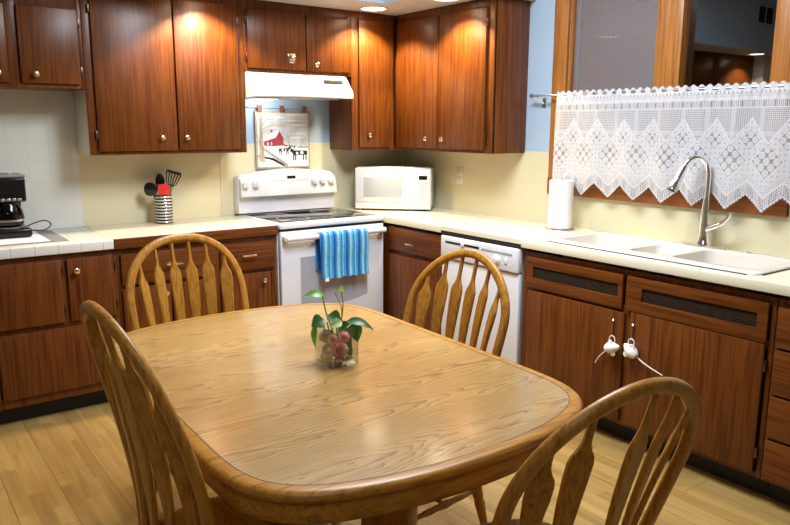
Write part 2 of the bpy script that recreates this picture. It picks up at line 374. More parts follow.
def tube(bm, pts, rad, seg=10, cap=True, mi=0, flat=None):
    pts = [Vector(p) for p in pts]; n = len(pts)
    rads = rad if isinstance(rad, (list, tuple)) else [rad]*n
    rings = []; prev = None
    for i, p in enumerate(pts):
        t = (pts[min(i+1, n-1)]-pts[max(i-1, 0)]).normalized()
        if prev is None:
            a = Vector((0, 0, 1)) if abs(t.z) < .9 else Vector((1, 0, 0))
            s = t.cross(a).normalized()
        else:
            s = (prev - t*prev.dot(t)).normalized()
        prev = s; q = t.cross(s)
        rings.append([bm.verts.new(p + (s*math.cos(2*PI*k/seg) + q*math.sin(2*PI*k/seg))*rads[i]) for k in range(seg)])
    fs = []
    for a, b_ in zip(rings, rings[1:]):
        for k in range(seg): fs.append(bm.faces.new((a[k], a[(k+1) % seg], b_[(k+1) % seg], b_[k])))
    if cap:
        fs.append(bm.faces.new(rings[0][::-1])); fs.append(bm.faces.new(rings[-1]))
    for f in fs: f.material_index = mi
    return bm
def lathe(bm, prof, c=(0, 0, 0), seg=24, axis=None, mi=0, cap=True):
    """profile [(r, h)] spun round an axis through c (default +z)"""
    c = Vector(c); ax = Vector(axis or (0, 0, 1)).normalized()
    Q = ax.to_track_quat('Z', 'Y')
    rings = []
    for r, h in prof:
        rings.append([bm.verts.new(c + Q @ Vector((r*math.cos(2*PI*k/seg), r*math.sin(2*PI*k/seg), h))) for k in range(seg)])
    fs = []
    for a, b_ in zip(rings, rings[1:]):
        for k in range(seg): fs.append(bm.faces.new((a[k], a[(k+1) % seg], b_[(k+1) % seg], b_[k])))
    if cap:
        fs.append(bm.faces.new(rings[0][::-1])); fs.append(bm.faces.new(rings[-1]))
    for f in fs: f.material_index = mi
    return bm
def prism(bm, poly, fn, d0, d1, mi=0, bev=0):
    """polygon (a,b) list extruded from depth d0 to d1; fn(a,b,d) -> point"""
    A = [bm.verts.new(fn(a, b, d0)) for a, b in poly]; Bv = [bm.verts.new(fn(a, b, d1)) for a, b in poly]
    n = len(poly); fs = [bm.faces.new(A[::-1]), bm.faces.new(Bv)]
    for i in range(n): fs.append(bm.faces.new((A[i], A[(i+1) % n], Bv[(i+1) % n], Bv[i])))
    for f in fs: f.material_index = mi
    if bev:
        es = [e for e in fs[1].edges]
        r = bmesh.ops.bevel(bm, geom=es, offset=bev, segments=2, affect='EDGES', profile=.5)
        for f in r['faces']: f.material_index = mi
    return bm
def struct(name, bm, mat, smooth=0, parent=None):
    return obj(name, bm, mat, parent, smooth=smooth, kind=None if parent else 'structure', origin=None if parent else (0, 0, 0))
def lerp(a, b, t): return a+(b-a)*t
def spline(pts, n=8):
    P = [Vector(p) for p in pts]; out = []
    for i in range(len(P)-1):
        p0 = P[max(i-1, 0)]; p1 = P[i]; p2 = P[i+1]; p3 = P[min(i+2, len(P)-1)]
        for k in range(n):
            t = k/n
            out.append(.5*((2*p1)+(p2-p0)*t+(2*p0-5*p1+4*p2-p3)*t*t+(3*p1-p0-3*p2+p3)*t**3))
    out.append(P[-1]); return out

H = .914      # counter height
BF = .587     # face of base cabinets (distance from wall)
UF = .305     # face of upper cabinets
ZU, ZS = 1.338, 2.25

# ------------------------------------------------------------------ room shell
XL, YF, ZC = -5.6, -6.6, 2.85
struct('floor', box(B(), XL, 0, YF, 0, -.05, 0), 'floor')
struct('ceiling', box(B(), XL, .1, YF, .1, ZC, ZC+.1), 'ceil')
struct('wall_back', box(B(), XL, .1, 0, .1, -.05, ZC), 'blue')
wy0, wy1, wz0, wz1 = -2.79, -1.594, 1.20, 2.30
b = B(); box(b, 0, .1, wy1, 0, -.05, ZC); box(b, 0, .1, YF, wy0, -.05, ZC); box(b, 0, .1, wy0, wy1, -.05, wz0); box(b, 0, .1, wy0, wy1, wz1, ZC)
struct('wall_right', b, 'blue')
struct('wall_left', box(B(), XL-.1, XL, YF, .1, -.05, ZC), 'beige_wall')
struct('wall_front', box(B(), XL-.1, .1, YF-.1, YF, -.05, ZC), 'beige_wall')
# soffit: dropped ceiling above the wall cabinets; underside grey, face pale blue
SD = .65
b = B(); box(b, XL, 0, -SD, 0, ZS, ZC); box(b, -SD, 0, -1.32, -SD, ZS, ZC)
for f in b.faces:
    f.normal_update()
bmesh.ops.recalc_face_normals(b, faces=b.faces)
for f in b.faces:
    f.material_index = 1 if f.normal.z < -.5 else 0
o = obj('ceiling_soffit', b, ['blue', 'soffit'], smooth=0, kind='structure', origin=(0, 0, 0))
# backsplash panels
struct('trim_1', box(B(), -2.36, -.655, -.006, 0, H, 1.385), 'splash')
b = B(); box(b, -.655, 0, -.006, 0, H, ZU+.02); struct('trim_2', b, 'splash')
struct('trim_3', box(B(), -.006, 0, -4.2, -.006, H, 1.352), 'splash')
b = B()
for x in (-1.492,): box(b, x-.006, x+.006, -.009, -.006, H, 1.34, .001)
box(b, -.66, -.652, -.009, -.006, H, 1.34, .001)
struct('trim_4', b, 'splash')
struct('wall_tile', box(B(), -4.45, -2.36, -.010, 0, H, 1.72), 'tilewall')
struct('wall_partition', box(B(), XL, -4.46, -.40, 0, 0, ZS), 'white_wall')
# window
JB = .10
b = B()
box(b, -.024, 0, -1.594, -1.490, 1.10, 2.40, .004)                 # left casing
box(b, -.024, 0, -2.92, -2.783, 1.10, 2.40, .004)                  # right casing
w = props(obj('window_1', b, 'casing', smooth=35), kind='structure')
b = B(); box(b, -.028, 0, -2.92, -1.490, 1.10, 1.20, .004); box(b, -.05, .1, -2.80, -1.58, 1.19, 1.212, .004); obj('window_sill', b, 'casingy', w)
obj('window_head', box(B(), -.024, 0, -2.92, -1.49, 2.30, 2.40, .004), 'casingy', w)
b = B(); box(b, 0, JB, -1.612, -1.594, 1.20, 2.30); obj('window_jamb', b, 'casing', w)
b = B(); box(b, 0, JB, -2.79, -2.772, 1.20, 2.30); obj('window_jamb', b, 'casing', w)
b = B(); box(b, -.022, .10, -2.323, -2.245, 1.20, 2.30, .004); box(b, -.004, .10, -2.245, -2.200, 1.20, 2.30, .003); box(b, .012, .10, -2.200, -2.153, 1.20, 2.30, .003)
obj('window_mullion', b, 'casing', w)
b = B()
for y0, y1 in ((-1.645, -1.612),): box(b, .022, .062, y0, y1, 1.212, 2.30, .004)
box(b, .022, .062, -2.153, -1.645, 2.26, 2.30); box(b, .022, .062, -2.153, -1.645, 1.212, 1.25)
obj('window_sash', b, 'sash', w)
obj('window_pane', box(B(), .038, .043, -2.155, -1.640, 1.24, 2.27), 'pane', w, smooth=0)
obj('window_pane', box(B(), .038, .043, -2.775, -2.318, 1.20, 2.30), 'pane', w, smooth=0)
obj('insect_screen', box(B(), .026, .027, -2.155, -1.640, 1.24, 2.27), 'screenmesh', w, smooth=0, label='grey insect screen')

# ------------------------------------------------------------------ cabinet helpers
def PB(axis):
    """local (s along run, d out from wall, z) -> world, for the back or the right wall"""
    if axis == 'back': return lambda s, d, z: Vector((s, -d, z))
    return lambda s, d, z: Vector((-d, s, z))
def cbox(bm, ax, s0, s1, d0, d1, z0, z1, bev=0, mi=0):
    if ax == 'back': return box(bm, s0, s1, -d1, -d0, z0, z1, bev, mi=mi)
    return box(bm, -d1, -d0, s0, s1, z0, z1, bev, mi=mi)
def knob(parent, ax, s, d, z, name='knob'):
    f = PB(ax); out = Vector((0, -1, 0)) if ax == 'back' else Vector((-1, 0, 0))
    lathe(bm := B(), [(.0055, -.001), (.0055, .010), (.008, .014), (.0148, .018), (.0165, .023), (.0145, .029), (.008, .0325), (.001, .0335)], f(s, d, z), 20, out)
    return obj(name, bm, 'brass', parent)
def bar_pull(parent, ax, s, d, z, w=.09):
    f = PB(ax); b = B()
    for k in (-1, 1): tube(b, [f(s+k*w/2*.75, d-.001, z), f(s+k*w/2*.75, d+.022, z)], .0045, 8)
    tube(b, [f(s-w/2, d+.022, z), f(s-w/4, d+.026, z), f(s+w/4, d+.026, z), f(s+w/2, d+.022, z)], [.004, .006, .006, .004], 8)
    return obj('handle', b, 'brass', parent)
def hinge(parent, ax, s, d, z):
    b = B(); cbox(b, ax, s-.006, s+.006, d-.004, d+.012, z-.022, z+.022, .002)
    return obj('hinge', b, 'hinge', parent)
def door(parent, ax, s0, s1, z0, z1, d, knob_at=None, hinge_s=None, name='door', pull=None, th=.018):
    b = B(); cbox(b, ax, s0, s1, d+.0005, d+th, z0, z1, .004)
    o = obj(name, b, 'cab' if (z1-z0) > .22 or name == 'door' else ('cabx' if ax == 'back' else 'caby'), parent)
    if knob_at: knob(o, ax, knob_at[0], d+th, knob_at[1])
    if pull: bar_pull(o, ax, pull[0], d+th, pull[1])
    if hinge_s is not None:
        for z in (z0+.09*min(1, (z1-z0)/.5), z1-.09*min(1, (z1-z0)/.5)): hinge(o, ax, hinge_s, d+.004, z)
    return o
def carcass(parent, ax, s0, s1, d1, z0, z1, name='carcass'):
    b = B(); cbox(b, ax, s0, s1, .002, d1-.019, z0, z1, .001)
    return obj(name, b, 'cab', parent)
def face_frame(parent, ax, s0, s1, d, z0, z1, stiles=(), rails=()):
    """stiles: [(s0,s1)], rails: [(z0,z1,s0,s1)]"""
    b = B()
    for a, c in stiles: cbox(b, ax, a, c, d-.019, d, z0, z1, .0015)
    for r in rails: cbox(b, ax, r[2], r[3], d-.019, d-.0006, r[0], r[1], .0015)
    return obj('face_frame', b, 'cab', parent)

# ------------------------------------------------------------------ wall cabinets
UD = UF-.012
# short cabinet over the tiled wall (continues out of frame on the left)
t = thing('wall_cabinet', 'short dark wood wall cabinet above the white tile and coffee maker', 'cabinet', (-2.72, -.15, 1.69))
carcass(t, 'back', -3.08, -2.362, UF, 1.69, ZS)
face_frame(t, 'back', -3.08, -2.362, UD, 1.69, ZS, [(-3.08, -3.05), (-2.735, -2.675), (-2.385, -2.362)], [(1.69, 1.715, -3.05, -2.385), (2.09, ZS, -3.05, -2.385)])
door(t, 'back', -2.672, -2.385, 1.712, 2.095, UD, (-2.607, 1.758), -2.379)
door(t, 'back', -3.04, -2.728, 1.712, 2.095, UD, (-2.78, 1.758), -3.046)
# tall two-door cabinet
t = thing('wall_cabinet', 'tall two-door wood wall cabinet above the utensil crock', 'cabinet', (-1.9, -.15, ZU))
b = B(); box(b, -2.352, -1.437, -(UF-.031), -.002, ZU, ZS, .001); obj('carcass', b, 'cab', t)
obj('side_panel', box(B(), -2.36, -2.352, -(UF-.031), -.012, ZU, 1.69, .001), 'cream', t, label='cream painted side panel')
face_frame(t, 'back', -2.36, -1.437, UD, ZU, ZS, [(-2.36, -2.31), (-1.885, -1.86), (-1.487, -1.437)], [(ZU, 1.362, -2.31, -1.487), (2.19, ZS, -2.31, -1.487)])
door(t, 'back', -2.318, -1.877, 1.358, 2.20, UD, (-1.972, 1.432), -2.325)
door(t, 'back', -1.868, -1.482, 1.358, 2.20, UD, (-1.828, 1.432), -1.476)
# cabinet over the hood
t = thing('wall_cabinet', 'short two-door wood wall cabinet over the white range hood', 'cabinet', (-1.05, -.15, 1.84))
carcass(t, 'back', -1.436, -.661, UF, 1.826, ZS)
face_frame(t, 'back', -1.436, -.661, UD, 1.826, ZS, [(-1.436, -1.41), (-1.03, -1.0), (-.69, -.661)], [(1.826, 1.856, -1.41, -.69), (2.18, ZS, -1.41, -.69)])
dl = door(t, 'back', -1.418, -1.018, 1.848, 2.19, UD, None, -1.424)
b = B(); box(b, -1.145, -1.090, -(UD+.021), -(UD+.018), 1.888, 1.948, .001)
obj('knob_plate', b, 'brass', dl, label='square brass plate behind the knob')
knob(dl, 'back', -1.118, UD+.020, 1.920)
door(t, 'back', -1.008, -.672, 1.848, 2.19, UD, (-.945, 1.888))
# corner cabinet on the back wall
t = thing('wall_cabinet', 'narrow single-door wood wall cabinet in the corner right of the hood', 'cabinet', (-.5, -.15, ZU))
carcass(t, 'back', -.66, -.31, UF, ZU, ZS)
face_frame(t, 'back', -.66, -.306, UD, ZU, ZS, [(-.66, -.60), (-.335, -.306)], [(ZU, 1.362, -.60, -.335), (2.19, ZS, -.60, -.335)])
door(t, 'back', -.607, -.327, 1.357, 2.195, UD, (-.535, 1.440))
# two-door cabinet on the right wall
t = thing('wall_cabinet', 'two-door wood wall cabinet on the right wall above the microwave and outlet', 'cabinet', (-.15, -.79, ZU))
carcass(t, 'right', -1.275, -.004, UF, ZU, ZS)
face_frame(t, 'right', -1.275, -.306, UD, ZU, ZS, [(-1.275, -1.225), (-.79, -.765), (-.34, -.306)], [(ZU, 1.362, -1.225, -.34), (2.19, ZS, -1.225, -.34)])
door(t, 'right', -.772, -.335, 1.357, 2.195, UD, (-.678, 1.420))
door(t, 'right', -1.22, -.784, 1.357, 2.195, UD, (-.845, 1.420), -1.226)
# a further cabinet farther left along the back wall, seen only mirrored in the window
t = thing('wall_cabinet', 'wood wall cabinet mirrored in the right window pane', 'cabinet', (-4.0, -.15, 1.69))
carcass(t, 'back', -4.45, -3.09, UF, 1.40, ZS)
face_frame(t, 'back', -4.45, -3.09, UD, 1.40, ZS, [(-4.45, -4.04), (-3.66, -3.62), (-3.14, -3.09)], [(1.40, 1.43, -4.40, -3.14), (2.19, ZS, -4.40, -3.14)])
door(t, 'back', -4.030, -3.655, 1.425, 2.195, UD, (-3.70, 1.5)); door(t, 'back', -3.625, -3.135, 1.425, 2.195, UD, (-3.58, 1.5))
t = thing('air_vent', 'dark twin air vent mirrored in the window pane', 'vent', (-3.9, -SD, 2.58))
obj('frame', box(B(), -4.06, -3.74, -SD-.012, -SD-.0005, 2.50, 2.68, .003), 'blue', t)
for x in (-4.03, -3.885): obj('louver', box(B(), x, x+.115, -SD-.016, -SD-.012, 2.515, 2.665, .001), 'dark', t)

# ------------------------------------------------------------------ base cabinets
ZB = .858
def base(ax, s0, s1, dtoe=.51):
    pass
# tile-topped unit, left
t = thing('base_cabinet', 'dark wood base cabinet under the white tile counter', 'cabinet', (-2.75, -.3, 0))
carcass(t, 'back', -3.3, -2.342, BF, .10, ZB-.004)
obj('toe_kick', box(B(), -3.3, -2.342, -.51, -.49, 0, .10), 'toe', t)
face_frame(t, 'back', -3.3, -2.342, BF, .10, ZB-.004, [(-3.3, -3.27), (-2.625, -2.585), (-2.37, -2.342)], [(.10, .155, -3.27, -2.37), (.465, .525, -3.27, -2.37), (.82, ZB-.004, -3.27, -2.37)])
door(t, 'back', -2.945, -2.620, .507, .832, BF, None, -2.612)
door(t, 'back', -3.25, -2.955, .507, .832, BF)
door(t, 'back', -2.592, -2.362, .507, .832, BF, (-2.552, .772), -2.354)
door(t, 'back', -2.935, -2.352, .148, .478, BF)
door(t, 'back', -3.25, -2.945, .148, .478, BF)
# drawer unit between tile counter and range
t = thing('base_cabinet', 'wood base cabinet with two drawers left of the white range', 'cabinet', (-1.87, -.3, 0))
carcass(t, 'back', -2.340, -1.408, BF, .10, ZB-.004)
obj('toe_kick', box(B(), -2.340, -1.408, -.51, -.49, 0, .10), 'toe', t)
face_frame(t, 'back', -2.340, -1.408, BF, .10, ZB-.004, [(-2.34, -2.315), (-1.80, -1.765), (-1.44, -1.408)], [(.10, .13, -2.315, -1.44), (.63, .67, -2.315, -1.44), (.82, ZB-.004, -2.315, -1.44)])
door(t, 'back', -2.325, -1.795, .660, .828, BF, None, None, 'drawer', (-2.045, .752))
door(t, 'back', -1.770, -1.425, .660, .828, BF, None, None, 'drawer', (-1.597, .752))
door(t, 'back', -2.325, -2.065, .12, .640, BF, (-2.10, .594)); door(t, 'back', -2.055, -1.795, .12, .640, BF, (-2.02, .594))
door(t, 'back', -1.770, -1.452, .12, .640, BF, (-1.505, .594))
# corner unit right of the range
t = thing('base_cabinet', 'wood corner base cabinet between the range and the dishwasher', 'cabinet', (-.3, -.9, 0))
b = B(); box(b, -BF+.019, -.002, -1.194, -.02, .10, ZB-.004, .001); obj('carcass', b, 'cab', t)
obj('toe_kick', box(B(), -.51, -.49, -1.194, -.60, 0, .10), 'toe', t)
face_frame(t, 'right', -1.194, -.575, BF, .10, ZB-.004, [(-.655, -.575), (-1.194, -1.178)], [(.10, .13, -1.178, -.655), (.66, .705, -1.178, -.655), (.845, ZB-.004, -1.178, -.655)])
door(t, 'right', -1.186, -.640, .700, .850, BF, None, None, 'drawer', (-.897, .762))
door(t, 'right', -1.186, -.640, .12, .672, BF, (-1.095, .618))
# sink unit
t = thing('base_cabinet', 'wide wood sink cabinet with two black woven grilles and white mice', 'cabinet', (-.3, -2.52, 0))
b = B(); box(b, -BF+.019, -.002, -3.185, -3.167, .10, ZB-.004); box(b, -BF+.019, -.002, -1.870, -1.852, .10, ZB-.004); box(b, -BF+.019, -.002, -3.167, -1.870, .10, .118); box(b, -.012, -.002, -3.167, -1.870, .118, ZB-.004); obj('carcass', b, 'cab', t)
obj('toe_kick', box(B(), -.51, -.49, -3.185, -1.852, 0, .10), 'toe', t)
face_frame(t, 'right', -3.185, -1.852, BF, .10, ZB-.004, [(-1.890, -1.852), (-2.530, -2.494), (-3.185, -3.165)], [(.10, .125, -3.165, -1.89), (.645, .68, -3.165, -1.89), (.82, ZB-.004, -3.165, -1.89)])
def grille_panel(s0, s1, g0, g1):
    b = B(); d0, d1 = BF+.0005, BF+.018
    cbox(b, 'right', s0, s1, d0, d1, .668, .722, .003); cbox(b, 'right', s0, s1, d0, d1, .782, .830, .003)
    cbox(b, 'right', s0, g0, d0, d1, .720, .784, 0); cbox(b, 'right', g1, s1, d0, d1, .720, .784, 0)
    o = obj('vent_panel', b, 'caby', t)
    b = B(); cbox(b, 'right', g0-.004, g1+.004, d0, d1-.007, .718, .786); obj('grille', b, 'grille', o, label='dark woven grille')
grille_panel(-2.488, -1.886, -2.464, -1.932); grille_panel(-3.160, -2.510, -3.118, -2.592)
d1 = door(t, 'right', -2.506, -1.900, .12, .652, BF)
d2 = door(t, 'right', -3.158, -2.540, .12, .665, BF, None, -3.164)
for dd, s in ((d1, -2.452), (d2, -2.560)):
    b = B(); tube(b, [Vector((-BF-.024, s, .60)), Vector((-BF-.026, s, .57)), Vector((-BF-.024, s, .525))], .0035, 8)
    h = obj('cord_loop', b, 'leather', dd)
    b = B(); lathe(b, [(.006, 0), (.006, .008), (.003, .011), (.001, .0112)], (-BF-.017, s, .607), 12, (-1, 0, 0)); obj('screw', b, 'chrome', h)
# drawer stack at the right edge
t = thing('base_cabinet', 'stack of wood drawers at the right edge of the picture', 'cabinet', (-.3, -3.45, 0))
carcass(t, 'right', -3.80, -3.188, BF, .10, ZB-.004)
obj('toe_kick', box(B(), -.51, -.49, -3.80, -3.188, 0, .10), 'toe', t)
face_frame(t, 'right', -3.80, -3.188, BF, .10, ZB-.004, [(-3.215, -3.188), (-3.80, -3.77)], [(.10, .13, -3.77, -3.215), (.82, ZB-.004, -3.77, -3.215)])
for z0, z1 in ((.662, .822), (.472, .652), (.290, .463), (.115, .281)): door(t, 'right', -3.78, -3.196, z0, z1, BF, None, None, 'drawer', (-3.49, (z0+z1)/2))

# ------------------------------------------------------------------ countertops
b = B(); box(b, -3.3, -2.357, -.612, -.011, H-.052, H, .006, 3)
props(obj('countertop', b, 'tiletop', origin=(0, 0, 0)), 'white tiled countertop under the coffee maker', 'countertop')
t = thing('countertop', 'cream laminate countertop with wood front edge left of the range', 'countertop', (-1.88, -.3, H-.05))
obj('slab', box(B(), -2.355, -1.402, -.590, -.007, H-.03, H, .002), 'tanlam', t)
obj('front_edge', box(B(), -2.355, -1.402, -.612, -.5905, H-.054, H-.001, .003), 'cabx', t, label='wood front edge')
b = B()
SX0, SX1, SY0, SY1 = -.530, -.060, -3.060, -1.930      # sink cutout
def slab_L(b, z0, z1):
    pts = [(-.622, -.007), (-.007, -.007), (-.007, -3.85), (-.612, -3.85), (-.612, -.625), (-.622, -.625)]
    outer = pts; inner = [(SX0+.012, SY0+.012), (SX1-.012, SY0+.012), (SX1-.012, SY1-.012), (SX0+.012, SY1-.012)]
    # strips round the cut-out
    for x0, x1, y0, y1 in ((-.622, -.007, -.625, -.007), (-.612, -.007, SY1-.012, -.625), (-.612, SX0+.012, SY0+.012, SY1-.012), (SX1-.012, -.007, SY0+.012, SY1-.012), (-.612, -.007, -3.85, SY0+.012)):
        box(b, x0, x1, y0, y1, z0, z1)
    bmesh.ops.remove_doubles(b, verts=b.verts, dist=1e-5)
slab_L(b, H-.04, H)
t = thing('countertop', 'long cream laminate countertop holding the sink and microwave', 'countertop', (-.3, -1.9, H-.04))
obj('slab', b, 'laminate', t, smooth=0)
obj('front_edge', box(B(), -.617, -.6125, -3.85, -1.852, H-.040, H-.0005, .0015), 'laminate', t)
obj('vent_strip', box(B(), -.6138, -.6122, -1.850, -1.194, .8745, .889), 'dark', t, smooth=0, label='dark vent strip under the counter edge')
obj('front_edge', box(B(), -.617, -.6125, -1.19, -.63, H-.040, H-.0005, .0015), 'laminate', t)

# ------------------------------------------------------------------ range
t = thing('range', 'white electric range with black glass cooktop', 'stove', (-1.012, -.32, 0))
x0, x1 = -1.398, -.628
obj('body', box(B(), x0, x1, -.590, -.02, .02, .90, .004), 'enamel', t)
b = B(); box(b, x0-.002, x1+.002, -.632, -.018, .888, .922, .010, 3); obj('cooktop_rim', b, 'enamel', t)
b = B(); box(b, x0+.03, x1-.03, -.575, -.115, .9215, .9245, .001); ck = obj('cooktop', b, 'blackglass', t, label='black glass cooktop')
for cx, cy, r in ((-1.20, -.43, .105), (-.83, -.43, .085), (-1.20, -.21, .075), (-.83, -.21, .105)):
    b = B(); lathe(b, [(r-.003, 0), (r-.003, .0004), (r, .0004), (r, 0), (r-.003, 0)], (cx, cy, .9246), 40, cap=False); obj('burner_ring', b, 'greyp', ck)
# back guard: bowed top
gx0, gx1 = -1.408, -.672
def guard_poly():
    x0, x1 = gx0, gx1
    pts = [(x0, .93), (x0, 1.160), (x0+.012, 1.178)]
    for k in range(0, 21):
        u = k/20; pts.append((lerp(x0+.03, x1-.03, u), 1.186+.030*math.sin(PI*u)))
    pts += [(x1-.012, 1.178), (x1, 1.160), (x1, .93)]
    return pts
b = B(); prism(b, guard_poly(), lambda a, c, d: Vector((a, -d, c)), .012, .078, bev=.004); bg = obj('backguard', b, 'enamel', t)
b = B(); x0, x1 = gx0, gx1
pts = [(x0+.004, 1.042), (x0+.004, 1.158)] + [(lerp(x0+.03, x1-.03, k/20), 1.178+.030*math.sin(PI*k/20)) for k in range(21)] + [(x1-.004, 1.158), (x1-.004, 1.042)]
prism(b, pts, lambda a, c, d: Vector((a, -d-.18*(1.2-c)*(1 if d > .09 else 0), c)), .0785, .096, bev=.004); cp = obj('control_panel', b, 'enamel', t)
def gy(z): return -(.096+.18*(1.2-z))
for px, pz in ((-1.375, 1.122), (-1.300, 1.122), (-.855, 1.127), (-.791, 1.128), (-.722, 1.126)):
    b = B(); lathe(b, [(.030, -.004), (.030, .005), (.024, .008), (.022, .026), (.018, .029), (.001, .0295)], (px, gy(pz), pz), 24, (0, -1, -.18))
    box(b, px-.0045, px+.0045, gy(pz)-.036, gy(pz)-.020, pz-.020, pz+.020, .002)
    obj('knob', b, 'plastic', cp)
obj('clock_display', box(B(), -1.060, -.998, gy(1.160)-.002, gy(1.160)+.004, 1.145, 1.168, .001), 'black', cp, label='black clock display')
b = B()
for r in range(2):
    for c in range(5):
        for sx in (-1.165, -.985):
            box(b, sx+c*.018, sx+c*.018+.011, gy(1.14)-.0015, gy(1.14)+.004, 1.112+r*.022, 1.119+r*.022)
obj('touch_keys', b, 'greyp', cp, smooth=0)
x0, x1 = -1.398, -.628
# oven door
b = B(); box(b, x0+.004, x1-.004, -.628, -.5905, .185, .872, .008, 3); od = obj('oven_door', b, 'enamel', t)
b = B()
pts = [(-1.262, .415), (-1.262, .706), (-.765, .706), (-.765, .415)] + [(lerp(-.765, -1.262, k/12), .415-.035*math.sin(PI*k/12)) for k in range(1, 12)]
prism(b, pts, lambda a, c, d: Vector((a, -d, c)), .6275, .6295); obj('oven_window', b, 'ovenglass', od, label='grey oven window')
b = B(); tube(b, [(x0+.022, -.668, .833), (x1-.022, -.668, .833)], .017, 16)
for x in (x0+.03, x1-.03): box(b, x-.018, x+.018, -.672, -.627, .816, .850, .006)
obj('oven_handle', b, 'enamel', od)
b = B(); box(b, x0+.01, x1-.01, -.612, -.596, .873, .887); obj('vent_gap', b, 'dark', t)
b = B(); box(b, x0+.004, x1-.004, -.622, -.5905, .035, .175, .006); obj('storage_drawer', b, 'enamel', t)

# towel over the oven handle
def towel():
    bm = B(); xa, xb = -1.160, -.800; nx, nz = 44, 40
    g = []
    prof = []
    for k in range(14): prof.append((-.6325-.012*(1-k/13), .62+.2*k/13))          # back leg rising
    for k in range(9):
        a = PI*k/8; prof.append((-.668+.0225*math.cos(a), .834+.0225*math.sin(a)))
    for k in range(1, 24): prof.append((-.6915-.003*math.sin(k*.3), .834-.264*k/23))
    for i in range(nx+1):
        u = i/nx; row = []
        for j, (y, z) in enumerate(prof):
            fr = max(0, (.83-z)/.27)
            wv = .006*math.sin(u*19+.6)*fr*(1 if j > 20 else .0)
            sag = -.012*u*fr + .004*math.sin(u*31)*fr if j > 20 else 0
            row.append(bm.verts.new((lerp(xa, xb, u)+(.010*fr if j > 20 else 0)*(1-u), y-abs(wv), z+sag+(.010*(u-.5)*fr if j > 20 else 0))))
        g.append(row)
    for i in range(nx):
        for j in range(len(prof)-1): bm.faces.new((g[i][j], g[i+1][j], g[i+1][j+1], g[i][j+1]))
    bmesh.ops.recalc_face_normals(bm, faces=bm.faces)
    bmesh.ops.solidify(bm, geom=bm.faces[:], thickness=.003)
    return bm
tw = thing('dish_towel', 'blue striped knit dish towel hung over the oven handle', 'towel', (-.96, -.668, .834))
obj('cloth', towel(), 'towel', tw)
obj('care_tag', box(B(), -1.128, -1.100, -.6975, -.6965, .548, .572), 'matwhite', tw, label='white care tag')

# ------------------------------------------------------------------ range hood
t = thing('range_hood', 'white range hood above the stove', 'hood', (-1.06, -.2, 1.68))
hx0, hx1 = -1.430, -.715
sec = [(.004, 1.824), (.300, 1.824), (.318, 1.812), (.385, 1.735), (.400, 1.708), (.400, 1.680), (.380, 1.676), (.004, 1.676)]
b = B(); prism(b, sec, lambda a, c, d: Vector((d, -a, c)), hx0, hx1, bev=.002); obj('shell', b, 'enamel', t)
obj('filter', box(B(), hx0+.08, hx1-.08, -.34, -.06, 1.668, 1.6755, .002), 'steel', t)
b = B(); box(b, -.07, .07, -.012, .012, -.002, .003, .001)
Fp = Matrix.Translation((-.838, -.3525, 1.7835)) @ Matrix.Rotation(math.radians(52), 4, 'X')
obj('switch_panel', b, 'dark', t, frame=Fp)
b = B(); box(b, hx0+.12, hx1-.12, -.4015, -.3995, 1.682, 1.704, .001); obj('trim_strip', b, 'plastic', t)
obj('lamp_lens', box(B(), -1.36, -1.20, -.27, -.17, 1.6645, 1.6678, .001), 'lamp_hood', t)
ld = bpy.data.lights.new('hood_lamp', 'AREA'); ld.shape = 'RECTANGLE'; ld.size = .14; ld.size_y = .08; ld.energy = 1.6; ld.color = (.95, .96, 1.0)
lo = bpy.data.objects.new('hood_lamp', ld); COL.objects.link(lo); lo.location = (-1.22, -.20, 1.655); lo.rotation_euler = (math.radians(78), 0, 0)

# ------------------------------------------------------------------ hanging barn picture
t = thing('wall_hanging', 'fabric wall hanging of a red barn in snow behind the stove', 'wall art', (-1.05, -.03, 1.24))
px0, px1, pz0, pz1 = -1.246, -.834, 1.216, 1.596
b = B(); box(b, px0, px1, -.024, -.014, pz0, pz1, .003); pn = obj('fabric_border', b, 'print_tan', t)
# printed scene: one mesh of thin printed shapes
mats = ['print_sky', 'print_snow', 'print_red', 'print_black', 'print_grey', 'print_tan']
def PX(u, v): return (lerp(px0+.014, px1-.014, u), lerp(pz0+.012, pz1-.012, v))
b = B(); lay = [0]
def shape(uv, mi, k):
    pts = [PX(u, v) for u, v in uv]; d = .0242+k*.0003
    prism(b, pts, lambda a, c, dd: Vector((a, -dd, c)), .0238, d, mi=mi)
shape([(0, .0), (1, 0), (1, 1), (0, 1)], 0, 0)
shape([(0, 0), (1, 0), (1, .37), (.72, .36), (.45, .38), (.2, .40), (0, .38)], 1, 1)
for v, u0, u1 in ((.86, .45, .9), (.78, .55, 1.0), (.66, .30, .42), (.62, .62, .98), (.92, .2, .6), (.54, .6, .95), (.72, .2, .5), (.97, .5, .95), (.90, .1, .4)):
    shape([(u0, v), ((u0+u1)/2, v-.012), (u1, v+.004), ((u0+u1)/2, v+.020)], 1, 1)
shape([(.12, .40), (.12, .48), (.26, .56), (.42, .56), (.50, .50), (.50, .40), (.30, .385)], 2, 2)
shape([(.36, .40), (.36, .55), (.42, .68), (.50, .53), (.50, .40)], 2, 3)
shape([(.11, .50), (.20, .60), (.40, .70), (.42, .66), (.35, .545), (.12, .475)], 1, 4)
shape([(.50, .385), (.50, .42), (.58, .40), (.58, .375)], 2, 3)
shape([(.25, .64), (.25, .69), (.28, .70), (.28, .65)], 2, 5)
for u in (.18, .25): shape([(u, .41), (u, .46), (u+.025, .46), (u+.025, .41)], 1, 4)
